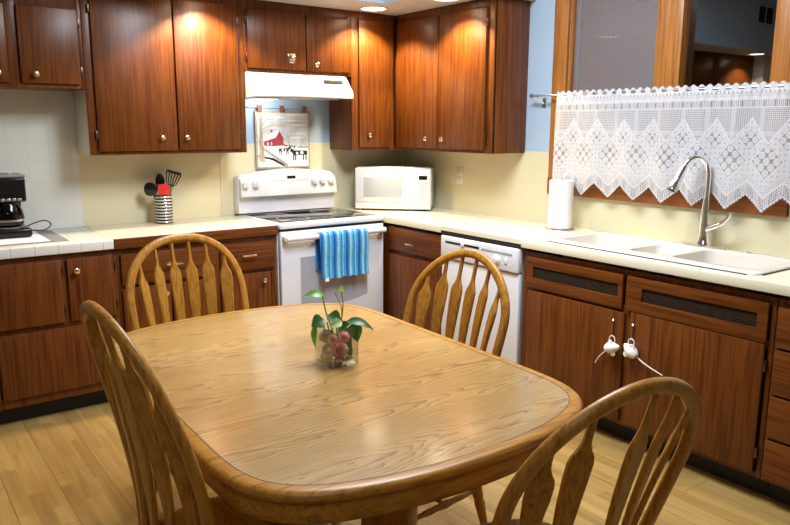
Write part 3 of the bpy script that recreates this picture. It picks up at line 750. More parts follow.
def cow(u, v, s, fl=1):
    q = lambda a, c: (u+a*s*fl, v+c*s)
    shape([q(-.5, .15), q(-.5, .42), q(.4, .45), q(.62, .60), q(.72, .42), q(.55, .28), q(.45, .12)], 3, 3)
    for a in (-.45, -.28, .28, .42): shape([q(a, -.2), q(a, .2), q(a+.08, .2), q(a+.08, -.2)], 3, 3)
    shape([q(-.25, .2), q(-.2, .4), q(.0, .38), q(-.02, .2)], 1, 4)
    shape([q(.12, .16), q(.15, .33), q(.27, .36), q(.3, .18)], 1, 4)
cow(.50, .26, .19); cow(.68, .345, .11, -1); cow(.83, .17, .29, -1)
shape([(.78, .35), (.78, .375), (1, .37), (1, .345)], 4, 2)
for k in range(9):                                   # rail fence running down the snow
    u0, v0 = .10+.055*k, .37-.040*k
    shape([(u0, v0-.05), (u0, v0+.012), (u0+.014, v0+.012), (u0+.014, v0-.05)], 4, 3)
for dv in (0, -.022, -.042): shape([(.08, .375+dv), (.08, .387+dv), (.58, .02+dv+.012), (.57, .02+dv)], 4, 2)
shape([(.02, .12), (.05, .98), (.09, .98), (.10, .40), (.14, .08)], 5, 2)          # tree
for (ua, va, ub, vb) in ((.08, .78, .30, .96), (.08, .70, .34, .80), (.08, .88, .2, .99), (.05, .62, .22, .70), (.07, .82, .0, .95), (.2, .88, .33, .90)):
    shape([(ua, va-.008), (ua, va+.008), (ub, vb+.004), (ub, vb-.004)], 5, 2)
for (ua, va, ub, vb) in ((.60, .42, .58, .66), (.60, .52, .68, .64), (.59, .55, .52, .64), (.86, .38, .88, .58), (.87, .46, .94, .56), (.04, .45, .0, .60), (.10, .60, .16, .66), (.30, .90, .40, .98), (.22, .72, .36, .70), (.05, .92, .12, .99)):
    shape([(ua-.006, va), (ua+.006, va), (ub+.003, vb), (ub-.003, vb)], 5, 2)
shape([(.0, .22), (.30, .16), (.52, .02), (.50, .0), (.26, .13), (.0, .19)], 4, 1)
obj('printed_scene', b, mats, pn, smooth=0)
b = B(); tube(b, [(-1.300, -.030, 1.622), (-.845, -.030, 1.622)], .004, 8); obj('hanging_rod', b, 'greyp', t)
for x in (-1.215, -1.050, -.880):
    obj('hanging_tab', box(B(), x-.016, x+.016, -.0365, -.0235, 1.590, 1.634, .003), 'leather', t)

# ------------------------------------------------------------------ microwave (set across the corner)
mc = Vector((-.379, -.386, H)); mr = -PI/4          # local x: right, -y: out of the corner
t = thing('microwave', 'white microwave oven set across the counter corner', 'microwave', mc, mr)
Fm = Matrix.Translation(mc) @ Matrix.Rotation(mr, 4, 'Z')
W2, DP, Z0, Z1 = .268, .225, .014, .302
b = B(); box(b, -W2, W2, .002, DP, Z0, Z1, .012, 3); obj('case', b, 'enamel', t, frame=Fm)
pts = [(-W2, Z0), (W2, Z0), (W2, Z1-.006)] + [(lerp(W2, -W2, k/16), Z1-.006+.014*math.sin(PI*k/16)) for k in range(1, 16)] + [(-W2, Z1-.006)]
b = B(); prism(b, pts, lambda a, c, d: Vector((a, -d, c)), -.002, .022, bev=.006); fp = obj('front_panel', b, 'plastic', t, frame=Fm)
b = B(); box(b, -W2+.006, .155, -.030, -.0215, Z0+.048, Z1-.012, .006); dr = obj('door', b, 'plastic', t, frame=Fm)
b = B(); box(b, -.225, .085, -.0335, -.0295, .085, .250, .003); obj('door_frame', b, 'enamel', dr, frame=Fm)
b = B(); box(b, -.205, .070, -.0350, -.0330, .097, .236, .001); obj('window', b, 'mwglass', dr, frame=Fm, label='pale grey window')
b = B(); box(b, .166, W2-.006, -.030, -.0215, Z0+.048, Z1-.012, .004); kp = obj('control_panel', b, 'plastic', t, frame=Fm)
b = B(); box(b, .185, .243, -.0318, -.0295, .222, .250, .001); obj('display', b, 'black', kp, frame=Fm, label='black display')
b = B()
for r in range(7):
    for c in range(3): box(b, .184+c*.022, .199+c*.022, -.0312, -.0295, .078+r*.0185, .089+r*.0185)
obj('keypad', b, 'mwglass', kp, frame=Fm, smooth=0)
b = B(); box(b, .172, W2-.010, -.031, -.0215, Z0+.006, Z0+.040, .003); obj('open_button', b, 'plastic', t, frame=Fm)
b = B()
for sx in (-1, 1):
    for y in (.03, .20): lathe(b, [(.012, 0), (.012, .0125)], (sx*.22, y, 0), 12)
obj('feet', b, 'rubber', t, frame=Fm)

# outlet
t = thing('wall_outlet', 'cream wall outlet on the backsplash beside the microwave', 'outlet', (-.006, -.672, 1.16))
obj('plate', box(B(), -.012, -.0065, -.707, -.637, 1.104, 1.222, .002), 'cream', t)
for z in (1.142, 1.186):
    b = B(); lathe(b, [(.017, 0), (.017, .003), (.015, .004)], (-.0118, -.672, z), 20, (-1, 0, 0)); r_ = obj('socket', b, 'cream', t)
    b = B()
    for dy in (-.006, .006): box(b, -.0166, -.0155, -.672+dy-.001, -.672+dy+.001, z-.005, z+.006)
    obj('slot', b, 'dark', r_, smooth=0)

# ------------------------------------------------------------------ dishwasher
t = thing('dishwasher', 'white dishwasher under the cream counter behind the chair', 'dishwasher', (-.3, -1.52, 0))
dy0, dy1 = -1.842, -1.202
obj('tub', box(B(), -.585, -.02, dy0+.01, dy1-.01, .10, .862), 'greyp', t)
obj('door', box(B(), -.612, -.5855, dy0, dy1, .125, .722, .006, 3), 'enamel', t)
b = B(); box(b, -.625, -.5855, dy0, dy1, .727, .862, .010, 3); cp = obj('control_panel', b, 'enamel', t)
obj('latch_slot', box(B(), -.6275, -.6245, -1.54, -1.25, .822, .834, .001), 'black', cp, label='black vent slot')
obj('latch', box(B(), -.636, -.6245, -1.418, -1.392, .818, .840, .004), 'plastic', cp)
obj('grip', box(B(), -.6272, -.6245, -1.80, -1.56, .820, .834, .001), 'mwglass', cp)
b = B(); lathe(b, [(.030, -.001), (.030, .004), (.023, .008), (.021, .020), (.017, .023), (.001, .0235)], (-.625, -1.682, .782), 24, (-1, 0, 0)); obj('dial', b, 'plastic', cp)
obj('rocker_switch', box(B(), -.630, -.6245, -1.765, -1.745, .770, .800, .002), 'plastic', cp)
obj('kick_plate', box(B(), -.53, -.51, dy0, dy1, .01, .12), 'toe', t)
obj('gap_strip', box(B(), -.6138, -.585, dy0+.004, dy1-.004, .8635, .8735), 'dark', t)

# ------------------------------------------------------------------ sink
def sink():
    bm = B()
    xs0, xs1, ys0, ys1 = SX0, SX1, SY0, SY1
    bowls = [(-.478, -.150, -2.370, -1.985, .17), (-.478, -.205, -2.600, -2.405, .11), (-.478, -.150, -3.015, -2.635, .18)]
    def rr(x0, x1, y0, y1, r, n=6):
        P = []
        for cx, cy, a0 in ((x1-r, y1-r, 0), (x0+r, y1-r, PI/2), (x0+r, y0+r, PI), (x1-r, y0+r, 3*PI/2)):
            for k in range(n+1):
                a = a0+PI/2*k/n; P.append((cx+r*math.cos(a), cy+r*math.sin(a)))
        return P
    # rim: outer rounded plate with three openings, built with triangle fill
    zt = H+.013
    def loop(P, z): return [bm.verts.new((x, y, z)) for x, y in P]
    def edges(vs): return [bm.edges.new((vs[i], vs[(i+1) % len(vs)])) for i in range(len(vs))]
    def skin(a, c):
        for i in range(len(a)): bm.faces.new((a[i], a[(i+1) % len(a)], c[(i+1) % len(a)], c[i]))
    o_out = loop(rr(xs0-.012, xs1+.012, ys0-.012, ys1+.012, .05), H+.0008)
    o_mid = loop(rr(xs0-.010, xs1+.010, ys0-.010, ys1+.010, .05), H+.008)
    o_top = loop(rr(xs0-.002, xs1+.002, ys0-.002, ys1+.002, .045), zt)
    skin(o_out, o_mid); skin(o_mid, o_top)
    fill = edges_existing = [bm.edges.get((o_top[i], o_top[(i+1) % len(o_top)])) for i in range(len(o_top))]
    tops = []
    for x0, x1, y0, y1, dp in bowls:
        l0 = loop(rr(x0-.008, x1+.008, y0-.008, y1+.008, .055), zt)
        fill = fill + edges(l0)
        l1 = loop(rr(x0-.002, x1+.002, y0-.002, y1+.002, .05), zt-.003)
        l2 = loop(rr(x0, x1, y0, y1, .05), zt-.012)
        l3 = loop(rr(x0+.010, x1-.010, y0+.010, y1-.010, .045), zt-dp+.03)
        l4 = loop(rr(x0+.035, x1-.035, y0+.035, y1-.035, .03), zt-dp)
        skin(l1, l0); skin(l2, l1); skin(l3, l2); skin(l4, l3); bm.faces.new(l4)
    bmesh.ops.triangle_fill(bm, edges=fill, use_beauty=True)
    return bm, bowls, zt
bm, bowls, zt = sink()
t = thing('kitchen_sink', 'off-white three-bowl sink set into the cream counter', 'sink', (-.3, -2.5, H))
obj('basin', bm, 'sinkm', t)
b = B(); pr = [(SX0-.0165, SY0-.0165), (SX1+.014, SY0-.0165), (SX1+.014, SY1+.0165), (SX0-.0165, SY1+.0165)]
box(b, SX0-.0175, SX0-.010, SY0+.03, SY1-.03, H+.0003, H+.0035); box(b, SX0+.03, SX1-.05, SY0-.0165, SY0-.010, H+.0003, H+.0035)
obj('rim_gap_shadow', b, 'dark', t, smooth=0, label='dark strip painted as the shadow gap along the rim')  # dark strip stands in for the shadowed gap under the sink rim
for x0, x1, y0, y1, dp in bowls:
    b = B(); lathe(b, [(.001, 0), (.030, 0), (.042, .003), (.044, .001), (.044, -.001)], ((x0+x1)/2, (y0+y1)/2, zt-dp+.001), 24, cap=False); obj('drain', b, 'chrome', t)
b = B(); lathe(b, [(.021, 0), (.021, .004), (.016, .007), (.001, .0075)], (-.085, -2.80, zt), 20); obj('hole_cap', b, 'chrome', t)
# faucet
t = thing('faucet', 'chrome pull-down faucet at the back of the sink', 'faucet', (-.095, -2.56, zt))
fx, fy = -.095, -2.57
b = B()
pts = []
for k in range(40):
    a = 2*PI*k/40; pts.append((fx+.026*math.cos(a), fy+.125*math.copysign(abs(math.sin(a))**.6, math.sin(a))))
prism(b, pts, lambda a, c, d: Vector((a, c, d)), zt+.0005, zt+.008, bev=.003); obj('deck_plate', b, 'chrome', t)
b = B(); lathe(b, [(.034, .007), (.033, .016), (.026, .030), (.0235, .06), (.0225, .15), (.019, .20), (.0150, .235), (.0150, .24)], (fx, fy, zt), 24); obj('body', b, 'chrome', t)
dirv = Vector((-.86, .50, 0))
neck = [Vector((fx, fy, zt+.235)), Vector((fx, fy, zt+.30)), Vector((fx, fy, zt+.345))]
R = .068; cN = neck[-1] + dirv*R
for k in range(1, 15):
    a = PI - math.radians(152)*k/14; neck.append(cN + dirv*(R*math.cos(a)) + Vector((0, 0, R*1.30*math.sin(a))))
b = B(); tube(b, neck, .0125, 16); obj('spout', b, 'chrome', t)
e = neck[-1]; ed = (neck[-1]-neck[-2]).normalized()
b = B(); tube(b, [e-ed*.004, e+ed*.012, e+ed*.018, e+ed*.075, e+ed*.105, e+ed*.125], [.0155, .0165, .0165, .020, .0265, .0255], 18); sh = obj('spray_head', b, 'chrome', t)
b = B(); tube(b, [e+ed*.1245, e+ed*.127], .022, 18); obj('nozzle', b, 'rubber', sh)
b = B(); h0 = Vector((fx, fy-.012, zt+.085))
hp = spline([h0, h0+Vector((-.008, -.045, .018)), h0+Vector((-.012, -.085, .040)), h0+Vector((-.014, -.115, .075)), h0+Vector((-.014, -.120, .098))], 5)
tube(b, hp, [lerp(.018, .0065, min(1, i/(len(hp)-1)*1.3)) for i in range(len(hp))], 12); obj('lever', b, 'chrome', t)

# paper towel
t = thing('paper_towel_holder', 'thin wire paper towel stand left of the sink', 'holder', (-.10, -1.70, H))
pc = (-.145, -1.705)
b = B(); ring = [(pc[0]+.083*math.cos(2*PI*k/40), pc[1]+.083*math.sin(2*PI*k/40), H+.005) for k in range(41)]
tube(b, ring, .003, 8, cap=False); tube(b, [(pc[0]-.083, pc[1], H+.005), (pc[0]+.083, pc[1], H+.005)], .003, 8); obj('base_ring', b, 'steel', t)
b = B(); tube(b, [(pc[0], pc[1], H+.006), (pc[0], pc[1], H+.30)], .004, 8); obj('post', b, 'steel', t)
t = thing('paper_towel_roll', 'white paper towel roll standing left of the sink', 'paper towels', (pc[0], pc[1], H+.01))
b = B(); lathe(b, [(.020, .0), (.066, .0), (.069, .003), (.069, .272), (.066, .276), (.020, .276), (.020, .0)], (pc[0], pc[1], H+.010), 40, cap=False); obj('paper', b, 'paper', t)
b = B(); lathe(b, [(.0185, .0), (.0195, .0), (.0195, .276), (.0185, .276), (.0185, 0)], (pc[0], pc[1], H+.010), 24, cap=False); obj('core', b, 'print_tan', t)

# ------------------------------------------------------------------ curtain
RZ, RX = 1.684, -.066
t = thing('curtain_rod', 'thin metal curtain rod across the window', 'curtain rod', (RX, -2.2, RZ))
b = B(); tube(b, [(RX, -1.385, RZ), (RX, -3.12, RZ)], .0055, 10); obj('rod', b, 'steel', t)
b = B(); lathe(b, [(.0055, 0), (.012, .004), (.014, .012), (.011, .021), (.001, .025)], (RX, -1.386, RZ), 16, (0, 1, 0)); obj('finial', b, 'steel', t)
for y in (-1.42, -3.06):
    b = B(); box(b, -.004, -.0005, y-.012, y+.012, RZ-.07, RZ-.01, .001); tube(b, [(-.003, y, RZ-.045), (-.04, y, RZ-.035), (RX, y, RZ-.008), (RX, y, RZ+.001)], .004, 8); obj('bracket', b, 'steel', t)
PER, Y0 = .1725, -1.972                                  # scallop period, position of a tip
CY0, CY1 = -1.582, -3.10
def lace_val(y, z):
    """opacity of the lace at (y along window, z); <0 means cut away"""
    ph = ((y-Y0)/PER+.5) % 1 - .5; tri = abs(ph)*2       # 0 at a tip line, 1 at a valley line
    bot = 1.118 + .075*tri + .0035*math.sin((y*2*PI)/.0125)
    if z < bot: return -1
    if z > RZ+.016+.006*math.sin(y*2*PI/.043): return -1
    def grid(per, hole, a=.28):
        gy_, gz_ = (y/per) % 1, (z/per) % 1
        return a if abs(gy_-.5) < hole and abs(gz_-.5) < hole else .93
    if abs(z-RZ) < .0085 and ((y+.01*math.sin(y*9))/.064) % 1 < .42: return 0.0
    if z > 1.655: return .95 if (z > 1.67 or ((y/.0215) % 1) < .72) else .5
    if z > 1.640: return grid(.010, .26, .45)
    if z > 1.624: return .95
    if z > 1.596: return .94 if (y/.0085) % 1 < .55 else .25
    if z > 1.588: return .95
    peak = 1.548 - .115*(1-tri)                          # saw-tooth top of the dense field
    if z > peak: return grid(.0088, .30, .34)
    if z > peak-.010: return .97
    def rosette(cy, cz, R):
        dy, dz = (y-cy), (z-cz); d = abs(dy)/R*1.0+abs(dz)/(R*1.12)
        if d > 1.10: return None
        if d > 1.0: return .98
        if d > .93: return .45
        a_, b_ = (dy+dz/1.12)/R, (dy-dz/1.12)/R              # coordinates along the diamond's sides
        n_ = 3 if R > .05 else 2
        fa, fb = ((a_+1)/2*n_) % 1-.5, ((b_+1)/2*n_) % 1-.5
        r = math.hypot(fa, fb); an = math.atan2(fb, fa)
        if abs(r-.36) < .085: return .98
        if r < .12: return .97
        if r < .28: return .62 if math.sin(an*6) > 0 else .92
        return .38
    k = round((y-Y0)/PER); cy = Y0+k*PER
    v = rosette(cy, 1.350, .073)
    if v is not None: return v
    k = math.floor((y-Y0)/PER)+.5; cy = Y0+k*PER
    v = rosette(cy, 1.446, .042)
    if v is not None: return v
    # lower zig-zag: solid band, open ladder, solid hem
    lo = z-(1.118+.075*tri)
    lo2 = lo
    if lo2 < .012: return .96
    if lo2 < .060:
        g = (y/.0095) % 1; h_ = ((lo2)/.0125) % 1
        return .25 if (g < .48 and h_ < .62) else .93
    if lo2 < .072: return .97
    if lo2 < .10 and abs(tri-.5) < .5: return .88 if ((y/.012) % 1 < .6 or (z/.012) % 1 < .6) else .5
    # dots between the diamonds
    if (math.hypot(((y/.024) % 1)-.5, ((z/.024) % 1)-.5) < .18): return .55
    return .90
def curtain():
    dy, dz = .0030, .0030
    ny = int((CY0-CY1)/dy); nz = int((RZ+.024-1.108)/dz)
    bm = B(); lay_ = bm.verts.layers.float.new('weave')
    G = {}; V = {}
    for i in range(ny+1):
        y = CY0-i*dy
        for j in range(nz+1):
            V[i, j] = lace_val(y-.0, 1.108+j*dz)
    def vert(i, j):
        if (i, j) in G: return G[i, j]
        y = CY0-i*dy; z = 1.108+j*dz; s = (RZ-z)
        amp = .008 + .010*min(1, max(0, s)/.5)
        x = RX - .0075 - .5*amp*(1+math.sin(y*2*PI/.21+1.2*math.sin(y*5)+.5)) + .002*math.sin(y*2*PI/.043)*(1 if s < .06 else .2)
        if z > RZ-.012: x = RX-.0072-.002*math.sin(y*2*PI/.043)**2
        yy = y
        if i < 4: yy = y
        # the left edge hangs outward a little towards the hem
        yy -= .0
        if y > -1.75: yy = y + (-.075)*(-1)*0 - .06*0 + (.0)
        v = bm.verts.new((x, yy, z)); v[lay_] = max(0, V[i, j]); G[i, j] = v
        return v
    for i in range(ny):
        for j in range(nz):
            if V[i, j] < 0 and V[i+1, j] < 0 and V[i, j+1] < 0 and V[i+1, j+1] < 0: continue
            bm.faces.new((vert(i, j), vert(i+1, j), vert(i+1, j+1), vert(i, j+1)))
    return bm
c = obj('lace_curtain', curtain(), 'lace', smooth=80)
props(c, 'white lace cafe curtain with zigzag hem hung at the window', 'curtain')

# ------------------------------------------------------------------ coffee maker, mat, crock
cx, cy = -2.785, -.215
t = thing('coffee_maker', 'black drip coffee maker on the tiled counter', 'coffee maker', (cx, cy, H+.006))
zb = H+.0075
def rbox(b, x0, x1, y0, y1, z0, z1, r): return box(b, x0, x1, y0, y1, z0, z1, r, 4)
b = B(); rbox(b, cx-.098, cx+.098, cy-.115, cy+.115, zb, zb+.050, .016); obj('base', b, 'black', t)
b = B(); lathe(b, [(.070, 0), (.070, .004), (.001, .0045)], (cx, cy-.035, zb+.050), 30); obj('hot_plate', b, 'steel', t)
b = B(); rbox(b, cx-.080, cx+.080, cy+.045, cy+.112, zb+.045, zb+.22, .010); obj('rear_tank', b, 'black', t)
b = B(); rbox(b, cx-.086, cx+.086, cy-.098, cy+.113, zb+.185, zb+.312, .012); hd = obj('brew_head', b, 'black', t)
b = B(); rbox(b, cx-.088, cx+.088, cy-.100, cy+.114, zb+.312, zb+.324, .005); lid = obj('lid', b, 'sash', t)
b = B(); tube(b, spline([(cx-.05, cy-.02, zb+.323), (cx-.045, cy-.02, zb+.336), (cx+.02, cy-.02, zb+.336), (cx+.028, cy-.02, zb+.323)], 4), .004, 8); obj('lid_handle', b, 'greyp', lid)
b = B()
for k in range(5): box(b, cx-.062+k*.026, cx-.042+k*.026, cy-.1005, cy-.096, zb+.192, zb+.205, .002)
obj('buttons', b, 'steel', hd, label='row of silver buttons')
b = B(); lathe(b, [(.052, 0), (.072, .012), (.078, .045), (.070, .085), (.056, .112), (.052, .122), (.050, .122), (.054, .110), (.068, .084), (.0755, .045), (.070, .014), (.001, .003)], (cx, cy-.035, zb+.055), 32, cap=False); cf = obj('carafe', b, 'carafe', t, label='dark glass carafe')
b = B(); lathe(b, [(.054, 0), (.054, .014), (.040, .018), (.001, .0185)], (cx, cy-.035, zb+.168), 28); obj('carafe_lid', b, 'black', cf)
b = B(); lathe(b, [(.0795, 0), (.0795, .010), (.0785, .010), (.0785, 0)], (cx, cy-.035, zb+.085), 32, cap=False); obj('carafe_band', b, 'steel', cf)
b = B(); hp = spline([(cx-.045, cy-.08, zb+.18), (cx-.07, cy-.125, zb+.175), (cx-.08, cy-.14, zb+.13), (cx-.065, cy-.112, zb+.088)], 6); tube(b, hp, .009, 8); obj('carafe_handle', b, 'black', cf)
b = B(); tube(b, spline([(cx+.07, cy+.117, zb+.012), (cx+.13, cy+.08, zb+.045), (cx+.19, cy+.06, zb+.062), (cx+.225, cy+.08, zb+.035), (cx+.19, cy+.10, zb+.004), (cx+.12, cy+.16, zb+.004), (cx+.08, cy+.215, zb+.005)], 8), .0032, 8); obj('power_cord', b, 'rubber', t)
t = thing('counter_mat', 'white sheet with grey edge under the coffee maker', 'mat', (-2.8, -.32, H))
obj('tray', box(B(), -3.05, -2.555, -.525, -.085, H+.0008, H+.0035, .001), 'matgrey', t)
b = B(); box(b, -3.03, -2.640, -.505, -.105, H+.0036, H+.0062, .001); obj('paper_sheet', b, 'matwhite', t, label='white sheet')

kx, ky = -1.914, -.112
t = thing('utensil_crock', 'black and silver banded utensil crock on the cream counter', 'utensil holder', (kx, ky, H))
b = B(); lathe(b, [(.001, .0), (.050, .0), (.052, .003), (.052, .170), (.049, .170), (.049, .006), (.001, .006)], (kx, ky, H), 32, cap=False); obj('body', b, 'stripe', t)
for k in range(9):
    b = B(); ring = [(kx+.0535*math.cos(2*PI*i/32), ky+.0535*math.sin(2*PI*i/32), H+.012+k*.019) for i in range(33)]; tube(b, ring, .0015, 8, cap=False); obj('wire_ring', b, 'chrome', t)
def utensil(name, label, foot, tip, mat, head):
    f_, t_ = Vector(foot), Vector(tip); b = B()
    tube(b, [f_, lerp(f_, t_, .5), t_], [.005, .0055, .0045], 10)
    th = thing(name, label, 'utensil', f_, group=None)
    obj('handle', b, mat if name != 'spatula' else 'blueh', th)
    head(th, t_, (t_-f_).normalized())
Zk = H+.012
Fv = Vector((-.36, -.93, 0)).normalized(); Rv = Vector((.93, -.36, 0)).normalized()     # facing the room
def blob_head(w, h, th_, mat, name='head'):
    def fn(parent, tip, ax):
        b = B(); side = ax.cross(Fv).normalized(); nrm = side.cross(ax)
        P = [(w*math.cos(2*PI*k/24)*(1-.15*math.sin(2*PI*k/24)), h*math.sin(2*PI*k/24)+h*.8) for k in range(24)]
        prism(b, P, lambda a, c, d: tip + side*a + ax*c + nrm*d, -th_/2, th_/2, bev=th_*.3)
        obj(name, b, mat, parent)
    return fn
def slot_head(parent, tip, ax):
    b = B(); side = ax.cross(Fv).normalized(); nrm = side.cross(ax)
    fn = lambda a, c, d: tip + side*a + ax*c + nrm*d
    prism(b, [(-.008, -.005), (.008, -.005), (.024, .018), (-.024, .018)], fn, -.0018, .0018)
    prism(b, [(-.046, .085), (.046, .085), (.043, .102), (-.043, .102)], fn, -.0018, .0018)
    for k in range(6):
        a0 = -.028+k*.0112; a1 = -.0435+k*.0174
        prism(b, [(a0-.0028, .017), (a0+.0028, .017), (a1+.0042, .087), (a1-.0042, .087)], fn, -.0018, .0018)
    obj('slotted_blade', b, 'black', parent)
def square_head(parent, tip, ax):
    b = B(); side = ax.cross(Fv).normalized(); nrm = side.cross(ax)
    P = [(-.034, -.012), (.024, -.020), (.032, -.006), (.032, .062), (.014, .070), (-.034, .066)]
    prism(b, P, lambda a, c, d: tip + side*a + ax*c + nrm*d, -.004, .004, bev=.002); obj('blade', b, 'red', parent)
utensil('serving_spoon', 'round black serving spoon leaning left in the crock', (kx+.02, ky, Zk), (kx-.060, ky+.0, H+.180), 'black', blob_head(.040, .042, .012, 'black'))
utensil('cooking_spoon', 'pointed black cooking spoon in the middle of the crock', (kx, ky+.02, Zk), (kx-.004, ky+.028, H+.222), 'black', blob_head(.027, .044, .010, 'black'))
utensil('slotted_turner', 'black slotted turner standing tallest in the crock', (kx-.02, ky+.0, Zk), (kx+.050, ky+.012, H+.215), 'black', slot_head)
utensil('spatula', 'red square spatula at the front of the crock', (kx-.005, ky-.02, Zk), (kx-.006, ky-.038, H+.172), 'blueh', square_head)
for nm, lb, dx, mt in (('whisk_handle', 'green utensil handle beside the red spatula', .040, 'greenh'), ('scraper_handle', 'blue utensil handle between red spatula and green handle', .017, 'blueh')):
    b = B(); tube(b, [(kx+dx*.5, ky-.01, Zk), (kx+dx*.8, ky-.028, H+.16), (kx+dx, ky-.034, H+.235 if mt == 'blueh' else H+.225)], [.0045, .006, .008], 10)
    props(obj(nm, b, mt), lb, 'utensil')

# ------------------------------------------------------------------ felt mice on the sink doors
def mouse(label, c, face, tail_pts, mat_t):
    c = Vector(c); t = thing('felt_mouse', label, 'ornament', c, group=None)
    b = B(); ax = Vector((0, face[0], face[1])).normalized()
    lathe(b, [(.001, -.036), (.017, -.032), (.026, -.016), (.027, .0), (.020, .022), (.009, .040), (.001, .046)], c, 20, ax); obj('body', b, 'felt', t)
    sd = ax.cross(Vector((1, 0, 0))).normalized()
    for k in (-1, 1):
        e_ = c + ax*.006 + sd*.025*k + Vector((-.010, 0, 0))
        b = B(); lathe(b, [(.001, -.0025), (.013, -.002), (.0145, 0), (.013, .002), (.001, .0025)], e_, 16, (-1, .2*k, 0)); obj('ear', b, 'felt', t)
        b = B(); lathe(b, [(.001, -.001), (.0026, 0), (.001, .0026)], c+ax*.021+sd*.007*k+Vector((-.016, 0, 0)), 8, (-1, 0, 0)); obj('eye', b, 'black', t)
    b = B(); tp = spline(tail_pts, 8); tube(b, tp, [lerp(.0036, .0022, i/(len(tp)-1)) for i in range(len(tp))], 8); obj('tail', b, mat_t, t)
    b = B(); top = c+Vector((0, 0, .022))
    ring = [top + Vector((0, .016*math.sin(2*PI*k/20), .018-.018*math.cos(2*PI*k/20))) for k in range(21)]
    tube(b, ring, .0024, 8, cap=False); obj('hanging_loop', b, mat_t, t)
xm = -BF-.018-.029
mouse('white felt mouse with pink cord tail on the left sink door', (xm, -2.470, .482), (-.75, .25), [(xm+.01, -2.447, .472), (xm+.012, -2.415, .440), (xm+.014, -2.388, .410), (xm+.015, -2.370, .378)], 'twine')
mouse('white felt mouse with long white tail on the right sink door', (xm, -2.575, .492), (.6, .45), [(xm+.01, -2.592, .478), (xm+.012, -2.625, .455), (xm+.014, -2.675, .435), (xm+.015, -2.735, .418)], 'felt')

# ------------------------------------------------------------------ dining table
TZ = .78; TC = Vector((-2.3188, -2.6362, 0)); TR = -.0292
TA, TB_, TM, TN = .5242, .7728, 1.917, 8.6164
def outline(inset=0, n=220):
    P = []
    for k in range(n):
        a = 2*PI*k/n; c_, s_ = math.cos(a), math.sin(a)
        P.append(Vector((TA*math.copysign(abs(c_)**(2/TM), c_), TB_*math.copysign(abs(s_)**(2/TN), s_), 0)))
    # resample evenly
    d = [0]
    for i in range(n): d.append(d[-1]+(P[(i+1) % n]-P[i]).length)
    out = []; j = 0
    for k in range(n):
        w_ = d[-1]*k/n
        while d[j+1] < w_: j += 1
        out.append(P[j].lerp(P[(j+1) % n], (w_-d[j])/max(1e-9, d[j+1]-d[j])))
    for _ in range(3): out = [(out[i-1]+out[i]*2+out[(i+1) % n])/4 for i in range(n)]
    if inset:
        o2 = []
        for i in range(n):
            tg = (out[(i+2) % n]-out[i-2]).normalized(); o2.append(out[i]-Vector((tg.y, -tg.x, 0))*inset)
        for _ in range(2): o2 = [(o2[i-1]+o2[i]*2+o2[(i+1) % n])/4 for i in range(n)]
        out = o2
    return out
t = thing('dining_table', 'oak dining table with rounded corners in the middle of the kitchen', 'table', TC, TR)
Ft = Matrix.Translation(TC) @ Matrix.Rotation(TR, 4, 'Z')
O0 = outline(0)
def offs(i): return outline(i)
b = B()
In = offs(.036)
prism(b, [(p.x, p.y) for p in In], lambda a, c, d: Vector((a, c, d)), TZ-.026, TZ-.0004); obj('tabletop', b, 'top', t, frame=Ft, smooth=0)
# solid edge band with a rounded nose round the veneered field
b = B(); rings = []
for ins, z in ((.0364, TZ-.026), (.0364, TZ-.0016), (.0345, TZ-.0016), (.0338, TZ), (.014, TZ), (.008, TZ-.002), (.002, TZ-.007), (0, TZ-.014), (.002, TZ-.021), (.008, TZ-.027), (.020, TZ-.029), (.0364, TZ-.029)):
    rings.append([b.verts.new((p.x, p.y, z)) for p in (offs(ins) if ins else O0)])
rings.append(rings[0])
for a, c in zip(rings, rings[1:]):
    for i in range(len(a)):
        b.faces.new((a[i], a[(i+1) % len(a)], c[(i+1) % len(a)], c[i]))
obj('edge_band', b, 'oakx', t, frame=Ft, smooth=50)
b = B(); rings = [[b.verts.new((p.x, p.y, z)) for p in offs(ins)] for ins, z in ((.0368, TZ-.0010), (.0368, TZ+.0002), (.0342, TZ+.0002), (.0342, TZ-.0010))]; rings.append(rings[0])
for a, c in zip(rings, rings[1:]):
    for i in range(len(a)): b.faces.new((a[i], a[(i+1) % len(a)], c[(i+1) % len(a)], c[i]))
obj('inlay_line', b, 'inlay', t, frame=Ft, smooth=0, label='thin dark inlay line')
b = B(); rings = []
for ins, z in ((.016, TZ-.029), (.014, TZ-.036), (.014, TZ-.072), (.018, TZ-.078), (.040, TZ-.078), (.040, TZ-.029)):
    rings.append([b.verts.new((p.x, p.y, z)) for p in offs(ins)])
rings.append(rings[0])
for a, c in zip(rings, rings[1:]):
    for i in range(len(a)): b.faces.new((a[i], a[(i+1) % len(a)], c[(i+1) % len(a)], c[i]))
obj('apron', b, 'oakx', t, frame=Ft, smooth=50)
obj('slide_rail', box(B(), -.30, -.25, -.55, .55, TZ-.075, TZ-.028), 'oakx', t, frame=Ft); obj('slide_rail', box(B(), .25, .30, -.55, .55, TZ-.075, TZ-.028), 'oakx', t, frame=Ft)
for sy in (-1, 1):
    b = B(); lathe(b, [(.12, .70), (.12, .675), (.088, .66), (.088, .50), (.078, .46), (.078, .26), (.10, .22), (.10, .14), (.07, .12)], (.02, sy*.36, 0), 28)
    obj('pedestal', b, 'oak', t, frame=Ft)
    for sx in (-1, 1):
        b = B(); fp_ = [Vector((.02+sx*.05, sy*.36, .22)), Vector((.02+sx*.17, sy*.43, .17)), Vector((.02+sx*.26, sy*.49, .07)), Vector((.02+sx*.33, sy*.53, .026))]
        fp_ = spline(fp_, 6); tube(b, fp_, [lerp(.042, .026, i/(len(fp_)-1)) for i in range(len(fp_))], 12); obj('foot', b, 'oak', t, frame=Ft)
